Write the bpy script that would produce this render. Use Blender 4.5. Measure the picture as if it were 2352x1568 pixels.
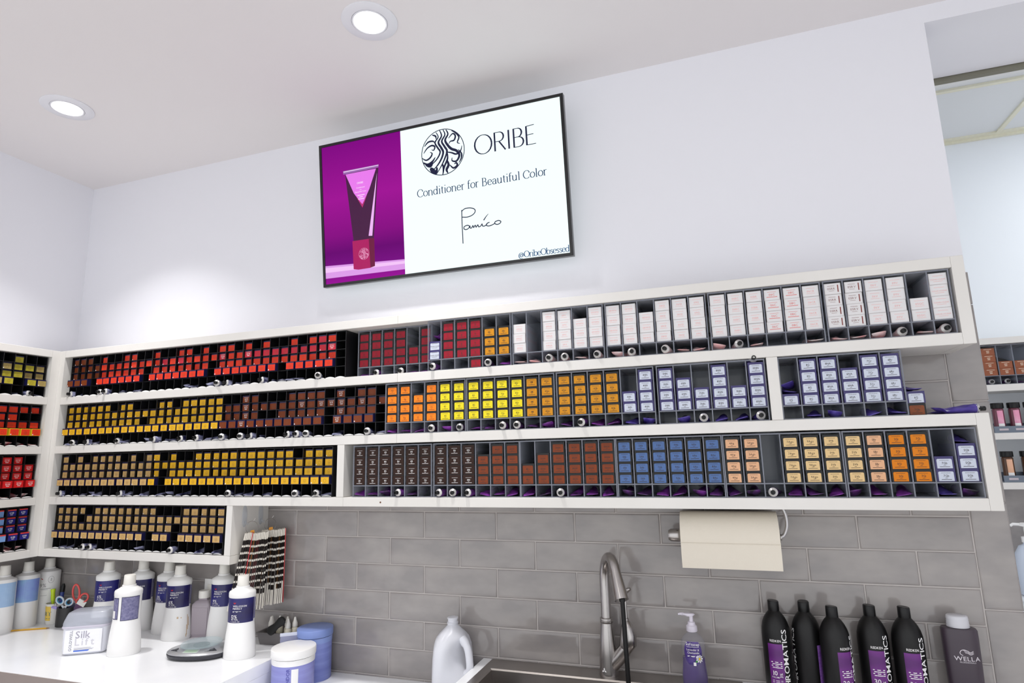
import bpy, math, random
from mathutils import Vector, Matrix
random.seed(7)
PI = math.pi
for o in list(bpy.data.objects):
    bpy.data.objects.remove(o)
SC = bpy.context.scene
COL = SC.collection

# ------------------------------------------------------------------ camera
cam_d = bpy.data.cameras.new('camera')
cam_d.sensor_width = 36.0
cam_d.lens = 21.0735
cam_d.clip_start = 0.02
CAM = bpy.data.objects.new('camera', cam_d)
COL.objects.link(CAM)
yaw, pitch, roll = -0.327608651, 0.181214289, -0.0243711255
fwd = Vector((math.sin(yaw) * math.cos(pitch), math.cos(yaw) * math.cos(pitch), math.sin(pitch)))
rgt = Vector((math.cos(yaw), -math.sin(yaw), 0))
upv = rgt.cross(fwd)
r2 = rgt * math.cos(roll) + upv * math.sin(roll)
u2 = -rgt * math.sin(roll) + upv * math.cos(roll)
M = Matrix.Identity(4)
for i in range(3):
    M[i][0], M[i][1], M[i][2] = r2[i], u2[i], -fwd[i]
M[0][3], M[1][3], M[2][3] = 1.4660239, -2.26075746, 0.229421894
CAM.matrix_world = M
SC.camera = CAM

# ------------------------------------------------------------------ world, exposure
SC.view_settings.view_transform = 'Standard'
SC.view_settings.look = 'None'
SC.view_settings.gamma = 1.0
SC.view_settings.use_curve_mapping = False
SC.view_settings.exposure = 0.10
world = bpy.data.worlds.new('daylight')
SC.world = world
world.use_nodes = True
world.node_tree.nodes['Background'].inputs[0].default_value = (0.96, 0.98, 1.0, 1)
world.node_tree.nodes['Background'].inputs[1].default_value = 1.32
LAMP_W = 6.5            # watts of one recessed ceiling downlight
LAMP_COL = (1.0, 0.985, 0.97)

# ------------------------------------------------------------------ materials
def s2l(c):
    c = c / 255.0
    return c / 12.92 if c <= 0.04045 else ((c + 0.055) / 1.055) ** 2.4
def rgb(r, g, b):
    return (s2l(r), s2l(g), s2l(b), 1.0)
MATS = {}
def mat(name, col, rough=0.5, metal=0.0, coat=0.0, alpha=1.0, noise=None, bump=None, trans=0.0, emit=None, spec=None, ior=None):
    """procedural principled material; col is an sRGB triple"""
    if name in MATS:
        return MATS[name]
    m = bpy.data.materials.new(name)
    m.use_nodes = True
    nt = m.node_tree
    b = nt.nodes['Principled BSDF']
    b.inputs['Base Color'].default_value = rgb(*col)
    b.inputs['Roughness'].default_value = rough
    b.inputs['Metallic'].default_value = metal
    b.inputs['Coat Weight'].default_value = coat
    b.inputs['Coat Roughness'].default_value = 0.12
    b.inputs['Alpha'].default_value = alpha
    if trans:
        b.inputs['Transmission Weight'].default_value = trans
    if spec is not None:
        b.inputs['Specular IOR Level'].default_value = spec
    if ior:
        b.inputs['IOR'].default_value = ior
    if emit:
        b.inputs['Base Color'].default_value = (0, 0, 0, 1)
        b.inputs['Emission Color'].default_value = rgb(*emit[0])
        b.inputs['Emission Strength'].default_value = emit[1]
        b.inputs['Specular IOR Level'].default_value = 0.25
    if noise or bump:
        tc = nt.nodes.new('ShaderNodeTexCoord')
        src = tc.outputs['Object']
    if noise:      # (scale, second colour, stretch) mottling between two colours of the thing itself
        mp = nt.nodes.new('ShaderNodeMapping')
        mp.inputs['Scale'].default_value = noise[2]
        nt.links.new(src, mp.inputs[0])
        if len(noise) > 3:
            oi = nt.nodes.new('ShaderNodeObjectInfo')
            ad = nt.nodes.new('ShaderNodeVectorMath'); ad.operation = 'SCALE'
            ad.inputs[0].default_value = (17.0, 9.0, 5.0)
            nt.links.new(oi.outputs['Random'], ad.inputs['Scale'])
            nt.links.new(ad.outputs[0], mp.inputs['Location'])
        n = nt.nodes.new('ShaderNodeTexNoise')
        n.inputs['Scale'].default_value = noise[0]
        n.inputs['Detail'].default_value = 3
        nt.links.new(mp.outputs[0], n.inputs['Vector'])
        r = nt.nodes.new('ShaderNodeValToRGB')
        r.color_ramp.elements[0].position = 0.35
        r.color_ramp.elements[0].color = rgb(*col)
        r.color_ramp.elements[1].position = 0.68
        r.color_ramp.elements[1].color = rgb(*noise[1])
        nt.links.new(n.outputs[0], r.inputs[0])
        nt.links.new(r.outputs[0], b.inputs['Base Color'])
    if bump:       # (scale, strength, distance)
        n2 = nt.nodes.new('ShaderNodeTexNoise')
        n2.inputs['Scale'].default_value = bump[0]
        n2.inputs['Detail'].default_value = 2
        nt.links.new(src, n2.inputs['Vector'])
        bp = nt.nodes.new('ShaderNodeBump')
        bp.inputs['Strength'].default_value = bump[1]
        bp.inputs['Distance'].default_value = bump[2]
        nt.links.new(n2.outputs[0], bp.inputs['Height'])
        nt.links.new(bp.outputs[0], b.inputs['Normal'])
    MATS[name] = m
    return m
def glassy(name, col, fac, rough=0.08):
    """thin smoky plastic: tinted see-through mixed with a glossy body"""
    if name in MATS:
        return MATS[name]
    m = bpy.data.materials.new(name); m.use_nodes = True
    nt = m.node_tree
    b = nt.nodes['Principled BSDF']
    b.inputs['Base Color'].default_value = rgb(*col)
    b.inputs['Roughness'].default_value = rough
    t = nt.nodes.new('ShaderNodeBsdfTransparent')
    t.inputs[0].default_value = (0.93, 0.94, 0.96, 1)
    mx = nt.nodes.new('ShaderNodeMixShader')
    mx.inputs[0].default_value = fac
    nt.links.new(t.outputs[0], mx.inputs[1]); nt.links.new(b.outputs[0], mx.inputs[2])
    nt.links.new(mx.outputs[0], nt.nodes['Material Output'].inputs[0])
    MATS[name] = m
    return m
def glow(name, col, s=1.0):
    """picture colour on a lit screen"""
    return mat(name, (0, 0, 0), 0.35, emit=(col, s))

WALLP = mat('wall_paint', (231, 231, 237), 0.62)
CEILP = mat('ceiling_paint', (229, 225, 226), 0.7)
WHITE = mat('white_melamine', (224, 221, 217), 0.35, noise=(3.0, (218, 215, 210), (1, 1, 1)))
TILE = mat('glazed_grey_tile', (140, 135, 134), 0.11, coat=0.3, noise=(7.0, (156, 150, 147), (1, 1, 2), 1), bump=(11.0, 0.45, 0.006))
GROUT = mat('grout', (184, 178, 175), 0.8)
QUARTZ = mat('white_quartz', (248, 249, 251), 0.22, noise=(5.0, (242, 243, 246), (1, 1, 1)))
TAUPE = mat('taupe_edge', (150, 138, 134), 0.45)
STEEL = mat('brushed_steel', (178, 174, 172), 0.27, metal=1.0, bump=(60, 0.04, 0.001))
STEELD = mat('sink_steel', (170, 164, 160), 0.32, metal=1.0)
BLACKP = mat('black_rack_plastic', (20, 20, 23), 0.35)
BLACKM = mat('black_satin_plastic', (14, 13, 14), 0.42, spec=0.35)
BLACKC = mat('black_cap_plastic', (15, 15, 16), 0.36, spec=0.35)
ACRY = glassy('smoky_clear_acrylic', (200, 204, 214), 0.24)
ACRYB = glassy('clear_acrylic_back', (212, 216, 224), 0.5)
ACRYE = mat('smoky_acrylic_edge', (112, 115, 126), 0.25)
WPL = mat('white_bottle_plastic', (240, 239, 238), 0.33)
WPLY = mat('white_cap_plastic', (236, 233, 226), 0.36)
SILVER = mat('aluminium_tube_metal', (206, 204, 202), 0.36, metal=0.55)
NAVY = mat('navy_card', (28, 27, 70), 0.35)
INK = mat('dark_ink', (48, 38, 34), 0.6)
INKW = mat('white_ink', (238, 236, 236), 0.5)
PINKI = mat('pink_ink', (234, 180, 178), 0.6)
REDI = mat('red_ink', (196, 70, 76), 0.6)

# ------------------------------------------------------------------ mesh builder
class MB:
    def __init__(s):
        s.v = []; s.f = []; s.m = []
    def face(s, pts, m=0):
        i = len(s.v); s.v += [tuple(p) for p in pts]
        s.f.append(tuple(range(i, i + len(pts)))); s.m.append(m)
        return s
    def box(s, x0, x1, y0, y1, z0, z1, m=0, mf=None):
        i = len(s.v)
        s.v += [(x0, y0, z0), (x1, y0, z0), (x1, y1, z0), (x0, y1, z0), (x0, y0, z1), (x1, y0, z1), (x1, y1, z1), (x0, y1, z1)]
        fs = [(0, 3, 2, 1), (4, 5, 6, 7), (0, 1, 5, 4), (1, 2, 6, 5), (2, 3, 7, 6), (3, 0, 4, 7)]
        for k, q in enumerate(fs):
            s.f.append(tuple(i + a for a in q))
            s.m.append(mf if (mf is not None and k == 2) else m)
        return s
    def loft(s, rings, m=0, c0=True, c1=True, closed=True):
        i = len(s.v); n = len(rings[0])
        for r in rings:
            s.v += [tuple(p) for p in r]
        for a in range(len(rings) - 1):
            for k in range(n if closed else n - 1):
                k2 = (k + 1) % n
                s.f.append((i + a * n + k, i + a * n + k2, i + (a + 1) * n + k2, i + (a + 1) * n + k)); s.m.append(m)
        if c0:
            s.f.append(tuple(i + k for k in reversed(range(n)))); s.m.append(m)
        if c1:
            b = i + (len(rings) - 1) * n
            s.f.append(tuple(b + k for k in range(n))); s.m.append(m)
        return s
    def lathe(s, prof, n=24, cx=0, cy=0, sx=1, sy=1, m=0, c0=True, c1=True, p=2.0):
        s.loft([ring(cx, cy, z, r * sx, r * sy, n, p) for r, z in prof], m, c0, c1)
        return s
    def tube(s, path, rad, n=8, m=0, caps=True):
        pts = [Vector(p) for p in path]
        if not isinstance(rad, (list, tuple)):
            rad = [rad] * len(pts)
        rings = []; ref = None
        for k, p in enumerate(pts):
            d = (pts[min(k + 1, len(pts) - 1)] - pts[max(k - 1, 0)]).normalized()
            if ref is None:
                ref = Vector((0, 0, 1)) if abs(d.z) < 0.9 else Vector((1, 0, 0))
            a = (ref - d * ref.dot(d)).normalized(); b = d.cross(a); ref = a
            rings.append([p + (a * math.cos(2 * PI * j / n) + b * math.sin(2 * PI * j / n)) * rad[k] for j in range(n)])
        s.loft(rings, m, caps, caps)
        return s
    def prism(s, pts, vec, m=0):
        v = Vector(vec)
        s.loft([[Vector(p) for p in pts], [Vector(p) + v for p in pts]], m)
        return s
    def text(s, t, size, x, z, fn=None, align='C', m=0, rot=0.0, track=0.0, sx=1.0):
        w = sum(adv(c) for c in t) * size * sx + track * (len(t) - 1)
        ox = {'C': -w / 2, 'L': 0, 'R': -w}[align]
        fn = fn or (lambda a, b: (a, 0, b))
        cr, sr = math.cos(rot), math.sin(rot)
        for c in t:
            g = GLY.get(c)
            if g:
                i = len(s.v)
                for gx, gy in g[0]:
                    a = ox + gx * size * sx; b = gy * size
                    s.v.append(tuple(fn(x + a * cr - b * sr, z + a * sr + b * cr)))
                for f in g[1]:
                    s.f.append(tuple(i + k for k in f)); s.m.append(m)
            ox += adv(c) * size * sx + track
        return s
    def bar(s, x0, x1, z, h, fn=None, m=0):
        fn = fn or (lambda a, b: (a, 0, b))
        n = max(1, int((x1 - x0) / 0.012))
        for k in range(n):
            a = x0 + (x1 - x0) * k / n; b = x0 + (x1 - x0) * (k + 1) / n
            s.face([fn(a, z - h / 2), fn(b, z - h / 2), fn(b, z + h / 2), fn(a, z + h / 2)], m)
        return s
    def stroke(s, pts, w, fn=None, m=0, contrast=None, closed=False):
        """flat ribbon; contrast=(thin, thick) varies the width with the direction of the pen"""
        fn = fn or (lambda a, b: (a, 0, b))
        n = len(pts); L = []; R = []
        for k in range(n):
            if closed:
                a = pts[(k - 1) % n]; b = pts[(k + 1) % n]
            else:
                a = pts[max(k - 1, 0)]; b = pts[min(k + 1, n - 1)]
            dx, dz = b[0] - a[0], b[1] - a[1]; l = math.hypot(dx, dz) or 1e-9
            if contrast:
                ww = contrast[0] + (contrast[1] - contrast[0]) * (abs(dz) / l) ** 1.5
            elif isinstance(w, (list, tuple)):
                ww = w[k]
            else:
                ww = w
            nx, nz = -dz / l * ww / 2, dx / l * ww / 2
            L.append((pts[k][0] + nx, pts[k][1] + nz)); R.append((pts[k][0] - nx, pts[k][1] - nz))
        for k in range(n if closed else n - 1):
            j = (k + 1) % n
            s.face([fn(*L[k]), fn(*L[j]), fn(*R[j]), fn(*R[k])], m)
        return s
    def mesh(s, name, mats, smooth=None):
        me = bpy.data.meshes.new(name)
        me.from_pydata(s.v, [], s.f)
        for x in (mats if isinstance(mats, (list, tuple)) else [mats]):
            me.materials.append(x)
        me.polygons.foreach_set('material_index', s.m)
        if smooth is not None:
            me.polygons.foreach_set('use_smooth', [True] * len(s.f))
            me.update()
            me.set_sharp_from_angle(angle=math.radians(smooth))
        me.update()
        return me
    def build(s, name, mats, parent=None, smooth=None, loc=None, rot=None, label=None):
        return link(name, s.mesh(name, mats, smooth), parent, loc, rot, label)
def link(name, me, parent=None, loc=None, rot=None, label=None):
    o = bpy.data.objects.new(name, me); COL.objects.link(o)
    if parent: o.parent = parent
    if loc: o.location = loc
    if rot: o.rotation_euler = rot
    if label: o['label'] = label
    return o
def ring(cx, cy, z, hx, hy, n=24, p=2.0, ph=0.0):
    out = []
    for k in range(n):
        a = 2 * PI * k / n + ph
        c, s_ = math.cos(a), math.sin(a)
        out.append((cx + hx * math.copysign(abs(c) ** (2 / p), c), cy + hy * math.copysign(abs(s_) ** (2 / p), s_), z))
    return out
def arc(cx, cz, rx, rz, a0, a1, n=12):
    return [(cx + rx * math.cos(math.radians(a0 + (a1 - a0) * k / n)), cz + rz * math.sin(math.radians(a0 + (a1 - a0) * k / n))) for k in range(n + 1)]
def spl(P, n=8):
    """Catmull-Rom through control points (any dimension)"""
    out = []
    for i in range(len(P) - 1):
        p0 = P[max(i - 1, 0)]; p1 = P[i]; p2 = P[i + 1]; p3 = P[min(i + 2, len(P) - 1)]
        for k in range(n):
            t = k / n
            out.append(tuple(0.5 * ((2 * b) + (-a + c) * t + (2 * a - 5 * b + 4 * c - d) * t * t + (-a + 3 * b - 3 * c + d) * t ** 3) for a, b, c, d in zip(p0, p1, p2, p3)))
    out.append(tuple(P[-1]))
    return out
def tag(o, label, cat, group=None):
    o['label'] = label; o['category'] = cat
    if group: o['group'] = group
    return o
def thing(name, label, cat, loc=(0, 0, 0), rz=0.0, group=None, rot=None):
    o = bpy.data.objects.new(name, None); COL.objects.link(o)
    o.empty_display_size = 0.02
    o.location = loc; o.rotation_euler = rot or (0, 0, rz)
    return tag(o, label, cat, group)
def struct(o):
    o['kind'] = 'structure'; return o

# glyph outlines of the built-in face
GLY = {}; ADV = {}
def load_glyphs():
    chars = 'ABCDEFGHIJKLMNOPQRSTUVWXYZabcdefghijklmnopqrstuvwxyz0123456789%+&/.@'
    cu = bpy.data.curves.new('glyph', 'FONT'); cu.size = 1.0; cu.resolution_u = 2; cu.offset = 0.007
    ob = bpy.data.objects.new('glyph', cu); COL.objects.link(ob)
    for c in chars:
        cu.body = c
        dg = bpy.context.evaluated_depsgraph_get(); dg.update()
        ev = ob.evaluated_get(dg); me = ev.to_mesh()
        vs = [(v.co.x, v.co.y) for v in me.vertices]; fs = [tuple(p.vertices) for p in me.polygons]
        ev.to_mesh_clear()
        if vs:
            x0 = min(v[0] for v in vs); x1 = max(v[0] for v in vs)
            GLY[c] = ([(a - x0 + 0.05, b) for a, b in vs], fs); ADV[c] = x1 - x0 + 0.1
    bpy.data.objects.remove(ob); bpy.data.curves.remove(cu)
load_glyphs()
def adv(c):
    return ADV.get(c, 0.32)
ORD = ['first', 'second', 'third', 'fourth', 'fifth', 'sixth', 'seventh', 'eighth', 'ninth', 'tenth']
def ordw(k):
    n = k + 1
    if n <= 10: return ORD[k]
    return str(n) + {1: 'st', 2: 'nd', 3: 'rd'}.get(n % 10 if n not in (11, 12, 13) else 0, 'th')
TIER = ['topmost', 'second down', 'third down', 'bottom']

# ================================================================== the setting
XL, XE, ZC, ZF, DY = -1.79, 2.262, 1.749, -1.443, -0.225
XFL = -1.575                       # front plane of the shelf unit on the left wall
LT, LOW = -0.528, -0.633           # worktop levels
wall_back = struct(MB().box(XL - 0.12, XE, 0, 0.12, ZF, ZC).build('wall_back', WALLP))
struct(MB().box(XL - 0.12, XL, -3.0, 0, ZF, ZC).build('wall_left', WALLP))
struct(MB().box(4.6, 4.72, -3.0, 1.92, ZF, 2.1).build('wall_right', WALLP))
struct(MB().box(0.6, 4.6, 1.80, 1.92, ZF, 2.1).build('wall_far', mat('far_wall_paint', (228, 233, 238), 0.6)))
struct(MB().box(XL - 0.12, 4.72, -3.0, 1.92, ZF - 0.06, ZF).build('floor', mat('pale_floor', (208, 203, 198), 0.4, noise=(4, (200, 195, 190), (1, 1, 1)))))
struct(MB().box(XL - 0.12, 4.72, -3.0, 0.0, ZC, ZC + 0.08).build('ceiling', CEILP))
head = MB().box(XE, 4.6, 0.0, 0.40, 1.681, ZC + 0.35).build('trim_1', WALLP); struct(head)
dc = struct(MB().box(0.6, 4.6, 0.12, 1.80, 2.05, 2.10).build('ceiling_far', mat('plenum', (120, 120, 118), 0.8)))
PAN = mat('ceiling_panel', (219, 222, 224), 0.8, bump=(160, 0.15, 0.002))
TEE = mat('cream_tee_bar', (222, 220, 200), 0.5)
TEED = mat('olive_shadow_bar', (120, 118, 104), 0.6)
for i in range(5):
    for j in range(3):
        x0 = 3.157 - 0.61 * (3 - i); y0 = 1.77 - 0.61 * (j + 1)
        x1, y1 = x0 + 0.61, y0 + 0.61
        MB().box(x0 + 0.012, x1 - 0.012, max(y0 + 0.012, 0.42), y1 - 0.012, 2.018, 2.03).build('ceiling_panel', PAN, dc)
for j in range(3):
    y = 1.77 - 0.61 * j
    MB().box(0.7, 4.59, y - 0.012, y + 0.012, 2.006, 2.03).build('main_tee', TEE, dc)
for i in range(6):
    x = 3.157 - 0.61 * (3 - i)
    MB().box(x - 0.012, x + 0.012, 0.42, 1.79, 2.008, 2.029).build('cross_tee', TEE, dc)
MB().box(0.7, 4.59, 1.782, 1.799, 1.992, 2.02).build('wall_angle', TEE, dc)
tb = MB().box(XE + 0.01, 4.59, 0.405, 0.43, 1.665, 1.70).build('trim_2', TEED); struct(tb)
tb2 = MB().box(XE + 0.01, 4.59, 0.432, 0.462, 1.672, 1.71).build('trim_3', mat('white_trim', (226, 228, 228), 0.6)); struct(tb2)

# ---------------------------------------------------------------- glazed wall tiles
PW, PH, GR = 0.30935, 0.1046, 0.0040
_tm = {}
def tile_mesh(w, h):
    k = (round(w, 4), round(h, 4))
    if k not in _tm:
        b = MB(); e = min(0.005, w * 0.3, h * 0.3); e2 = min(0.012, w * 0.45, h * 0.45)
        def R(i, y): return [(i, y, i), (w - i, y, i), (w - i, y, h - i), (i, y, h - i)]
        b.loft([R(0, 0.0), R(0, -0.0055), R(e * 0.35, -0.0072), R(e, -0.0080), R(e2, -0.0084)], 0, False, True)
        b.f = [tuple(reversed(f)) for f in b.f]
        _tm[k] = b.mesh('tile', TILE, 50)
    return _tm[k]
def tile_field(parent, x0, x1, krows, toworld, rz=0.0, grout=True, phase=0.0):
    for k in krows:
        off = (0.5 if k % 2 else 0.0) * PW + phase
        n0 = int(math.floor((x0 - off) / PW)); n1 = int(math.ceil((x1 - off) / PW))
        for n in range(n0, n1):
            a = max(off + n * PW + GR / 2, x0); b = min(off + (n + 1) * PW - GR / 2, x1)
            if b - a < 0.012: continue
            jx = random.uniform(-0.0003, 0.0003)
            o = link('tile', tile_mesh(b - a, PH - GR), parent, toworld(a, -(k + 1) * PH + GR / 2 + jx), (0, 0, rz))
            o.rotation_euler.x = random.uniform(-0.004, 0.004)
MB().box(XL, XE - 0.002, -0.0088, 0.001, -0.70, 0.765).build('grout_bed', GROUT, wall_back)
TX = 2.1645
tile_field(wall_back, XL + 0.006, TX, range(0, 7), lambda a, z: (a, -0.0035, z))
tile_field(wall_back, -0.47, TX, [-1], lambda a, z: (a, -0.0035, z))
tile_field(wall_back, 0.08, TX, range(-7, -1), lambda a, z: (a, -0.0035, z))
for z0 in (-0.8849, -0.5765, -0.268, 0.0405, 0.349, 0.6575):
    h = 0.3054 if z0 < 0.6 else 0.105
    link('edge_tile', tile_mesh(0.0965, h), wall_back, (TX + 0.003, -0.0035, z0 + GR / 2))
wl = bpy.data.objects['wall_left']
MB().box(XL - 0.001, XL + 0.0088, -1.6, -0.004, -0.70, 0.2).build('grout_bed', GROUT, wl)
tile_field(wl, 0.012, 1.6, range(0, 6), lambda a, z: (XL + 0.0035, -a, z), -PI / 2 + PI, phase=0.11)

# ---------------------------------------------------------------- recessed ceiling downlights
TRIM = mat('downlight_trim', (226, 226, 232), 0.45)
LENS = mat('downlight_lens', (255, 255, 255), 0.4, emit=((255, 255, 255), 6.0))
def downlight(x, y, label):
    t = thing('ceiling_downlight', label, 'ceiling light', (x, y, ZC), group='recessed ceiling downlights')
    b = MB()
    b.lathe([(0.098, 0.0), (0.0985, -0.003), (0.096, -0.0045), (0.064, -0.0055), (0.063, -0.003), (0.0625, 0.0)], 48, c0=False, c1=False)
    b.build('trim_ring', TRIM, t, 40)
    MB().lathe([(0.0622, -0.001), (0.0622, -0.0062), (0.0600, -0.0072), (0.0565, -0.0062), (0.056, -0.001)], 48, c0=False, c1=False).build('inner_ring', TRIM, t, 40)
    MB().lathe([(0.0545, 0.0), (0.0545, -0.0025), (0.053, -0.004)], 40).build('lens', LENS, t, 40)
    ld = bpy.data.lights.new('downlight_lamp', 'AREA'); ld.shape = 'DISK'; ld.size = 0.104
    ld.energy = LAMP_W; ld.color = LAMP_COL; ld.spread = math.radians(100)
    lo = bpy.data.objects.new('lamp', ld); COL.objects.link(lo); lo.parent = t; lo.location = (0, 0, -0.0055)
downlight(0.402, -0.621, 'round white recessed downlight in ceiling in front of the wall screen')
downlight(-1.110, -0.6245, 'round white recessed downlight near the left wall corner')
for i, (x, n) in enumerate([(-1.11, 'left'), (0.402, 'middle'), (1.914, 'right'), (3.4, 'far right')]):  # four more downlights added out of view for room light
    downlight(x, -2.25, 'unseen recessed downlight added overhead of the viewer, %s one' % n)
def far_fill_light(x, y, label):  # unseen panel light added to brighten the far room
    t = thing('added_fill_panel', label, 'ceiling light', (x, y, 2.018))
    MB().box(-0.29, 0.29, -0.29, 0.29, -0.006, 0.0).build('diffuser', mat('fill_panel_face', (255, 255, 255), 0.5, emit=((255, 255, 255), 3.0)), t)
    ld = bpy.data.lights.new('fill_lamp', 'AREA'); ld.size = 0.56; ld.energy = 16; ld.color = (0.95, 0.98, 1.0)
    lo = bpy.data.objects.new('lamp', ld); COL.objects.link(lo); lo.parent = t; lo.location = (0, 0, -0.008)
far_fill_light(4.07, 0.85, 'unseen square fill light added in the room beyond the opening')

# ---------------------------------------------------------------- wall shelf units
def board(parent, x0, x1, y0, y1, z0, z1, name='shelf_board'):
    e = 0.0012
    b = MB()
    def R(z, i): return [(x0 + i, y0 + i, z), (x1 - i, y0 + i, z), (x1 - i, y1 - i, z), (x0 + i, y1 - i, z)]
    b.loft([R(z0, e), R(z0 + e, 0), R(z1 - e, 0), R(z1, e)])
    return b.build(name, WHITE, parent)
ZB = [(0.733, 0.767), (0.503, 0.537), (0.271, 0.305), (0.037, 0.071), (-0.196, -0.162)]
YB = -0.0125
u1 = thing('wall_shelf_unit', 'white wall shelf unit holding the black racks, left of board joint', 'shelf unit')
for (z0, z1), xe in zip(ZB, (0.302, 0.302, 0.302, 0.0715, -0.459)):
    board(u1, -1.54, xe, DY, YB, z0, z1)
board(u1, XFL, -1.5405, DY, YB, -0.196, 0.767, 'corner_upright')
board(u1, 0.040, 0.0715, DY, YB, 0.0715, 0.2705, 'upright')
board(u1, -0.489, -0.459, DY, YB, -0.1615, 0.0365, 'upright')
MB().box(-1.54, -0.49, YB - 0.004, YB, -0.1615, 0.0365).build('back_panel', WHITE, u1)
u2_ = thing('wall_shelf_unit', 'white wall shelf unit holding the smoky clear racks, right of board joint', 'shelf unit')
board(u2_, 0.3028, 2.1495, DY, YB, *ZB[0]); board(u2_, 0.3028, 2.1495, DY, YB, *ZB[1])
board(u2_, 0.3028, 2.1495, DY, YB, *ZB[2]); board(u2_, 0.0722, 2.1495, DY, YB, *ZB[3])
board(u2_, 2.150, 2.182, DY, YB, 0.503, 0.767, 'end_upright')
board(u2_, 2.150, 2.182, DY, YB, 0.037, 0.305, 'end_upright')
board(u2_, 1.621, 1.653, DY, YB, 0.3055, 0.5025, 'upright')
MB().lathe([(0.0035, 0), (0.003, 0.0008)], 10).build('rust_spot', mat('rust', (96, 52, 22), 0.7), u2_, loc=(0.236, DY, 0.053), rot=(PI / 2, 0, 0))
u3 = thing('wall_shelf_unit', 'white shelf unit on the left wall, meeting the corner', 'shelf unit')
for z0, z1 in ZB:
    board(u3, XL + 0.0125, XFL, -1.70, -0.2625, z0, z1)
board(u3, XL + 0.0125, XFL, -0.262, DY - 0.0004, -0.196, 0.767, 'corner_upright')
board(u3, XL + 0.0125, XFL, -1.735, -1.7005, -0.196, 0.767, 'end_upright')

# ---------------------------------------------------------------- worktops, base cabinets, sink
cl = thing('worktop', 'white quartz worktop on the left with bottles and scale', 'worktop')
MB().box(XL + 0.0130, -0.225, -0.608, -0.0130, LT - 0.042, LT).build('slab', QUARTZ, cl)
MB().box(XL + 0.0130, -0.2255, -0.612, -0.608, LT - 0.042, LT - 0.0006).build('front_edge', TAUPE, cl)  # front edge coloured a darker taupe than the white slab
MB().box(-0.2268, -0.2240, -0.608, -0.0130, LOW, LT - 0.0425).build('side_panel', QUARTZ, cl)
cw = thing('worktop', 'low white ledge between left worktop and sink', 'worktop')
MB().box(-0.2235, 0.5585, -0.608, -0.0130, LOW - 0.04, LOW).build('slab', QUARTZ, cw)
cr_ = thing('worktop', 'white quartz worktop around the steel sink', 'worktop')
b = MB()
b.box(0.560, 0.600, -0.608, -0.0130, LT - 0.042, LT); b.box(1.466, 2.262, -0.608, -0.0130, LT - 0.042, LT)
b.box(0.600, 1.466, -0.022, -0.0130, LT - 0.042, LT); b.box(0.600, 1.466, -0.608, -0.556, LT - 0.042, LT)
b.build('slab', QUARTZ, cr_)
MB().box(0.560, 0.5605, -0.608, -0.0130, LOW - 0.04, LT - 0.043).build('side_panel', QUARTZ, cr_)
CABW = mat('cabinet_laminate', (126, 116, 112), 0.5)
def base_cab(x0, x1, top, label, nd):
    t = thing('base_cabinet', label, 'cabinet')
    MB().box(x0, x1, -0.575, -0.0130, ZF + 0.10, top).build('body', CABW, t)
    MB().box(x0 + 0.01, x1 - 0.01, -0.52, -0.0130, ZF, ZF + 0.10).build('plinth', BLACKM, t)
    w = (x1 - x0) / nd
    for k in range(nd):
        d = MB().box(x0 + k * w + 0.003, x0 + (k + 1) * w - 0.003, -0.594, -0.576, ZF + 0.105, top - 0.006).build('door', CABW, t)
        hx = x0 + (k + 0.85) * w
        MB().tube([(hx, -0.594, top - 0.22), (hx, -0.62, top - 0.21), (hx, -0.62, top - 0.09), (hx, -0.594, top - 0.08)], 0.005, 8).build('handle', STEEL, d, 40)
base_cab(XL + 0.0130, -0.227, LT - 0.044, 'taupe base cabinet under the left worktop', 3)
base_cab(-0.2225, 0.5575, LOW - 0.042, 'taupe base cabinet under the low ledge', 2)
b_ = thing('base_cabinet', 'taupe sink base cabinet under the right worktop', 'cabinet')
MB().box(0.562, 0.590, -0.575, -0.0130, ZF + 0.10, LT - 0.044).box(1.475, 2.26, -0.575, -0.0130, ZF + 0.10, LT - 0.044).box(0.590, 1.475, -0.575, -0.560, ZF + 0.10, LT - 0.044).build('body', CABW, b_)
MB().box(0.57, 2.25, -0.52, -0.0130, ZF, ZF + 0.10).build('plinth', BLACKM, b_)
for k in range(3):
    d = MB().box(0.565 + k * 0.565, 1.124 + k * 0.565, -0.594, -0.576, ZF + 0.105, LT - 0.05).build('door', CABW, b_)
    MB().tube([(1.05 + k * 0.565, -0.594, LT - 0.22), (1.05 + k * 0.565, -0.62, LT - 0.21), (1.05 + k * 0.565, -0.62, LT - 0.09), (1.05 + k * 0.565, -0.594, LT - 0.08)], 0.005, 8).build('handle', STEEL, d, 40)
sk = thing('kitchen_sink', 'stainless steel drop-in sink below the tiled wall', 'sink', (0.597, -0.020, LT))
b = MB(); SW, SD = 0.872, 0.54
ix0, ix1, iy0, iy1 = 0.036, 0.836, -0.50, -0.102
e = 0.0035
def Rz(x0, x1, y0, y1, z): return [(x0, y0, z), (x1, y0, z), (x1, y1, z), (x0, y1, z)]
b.loft([Rz(0, SW, -SD, 0, 0.0004), Rz(0.002, SW - 0.002, -SD + 0.002, -0.002, e), Rz(ix0 - 0.006, ix1 + 0.006, iy0 - 0.006, iy1 + 0.006, e), Rz(ix0, ix1, iy0, iy1, e - 0.004)], 0, False, False)
b.build('rim', STEELD, sk)
MB().loft([Rz(ix0, ix1, iy0, iy1, -0.0006), Rz(ix0 + 0.006, ix1 - 0.006, iy0 + 0.006, iy1 - 0.006, -0.19), Rz(ix0 + 0.03, ix1 - 0.03, iy0 + 0.03, iy1 - 0.03, -0.205)], 0, False, True).build('basin', STEELD, sk)
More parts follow.
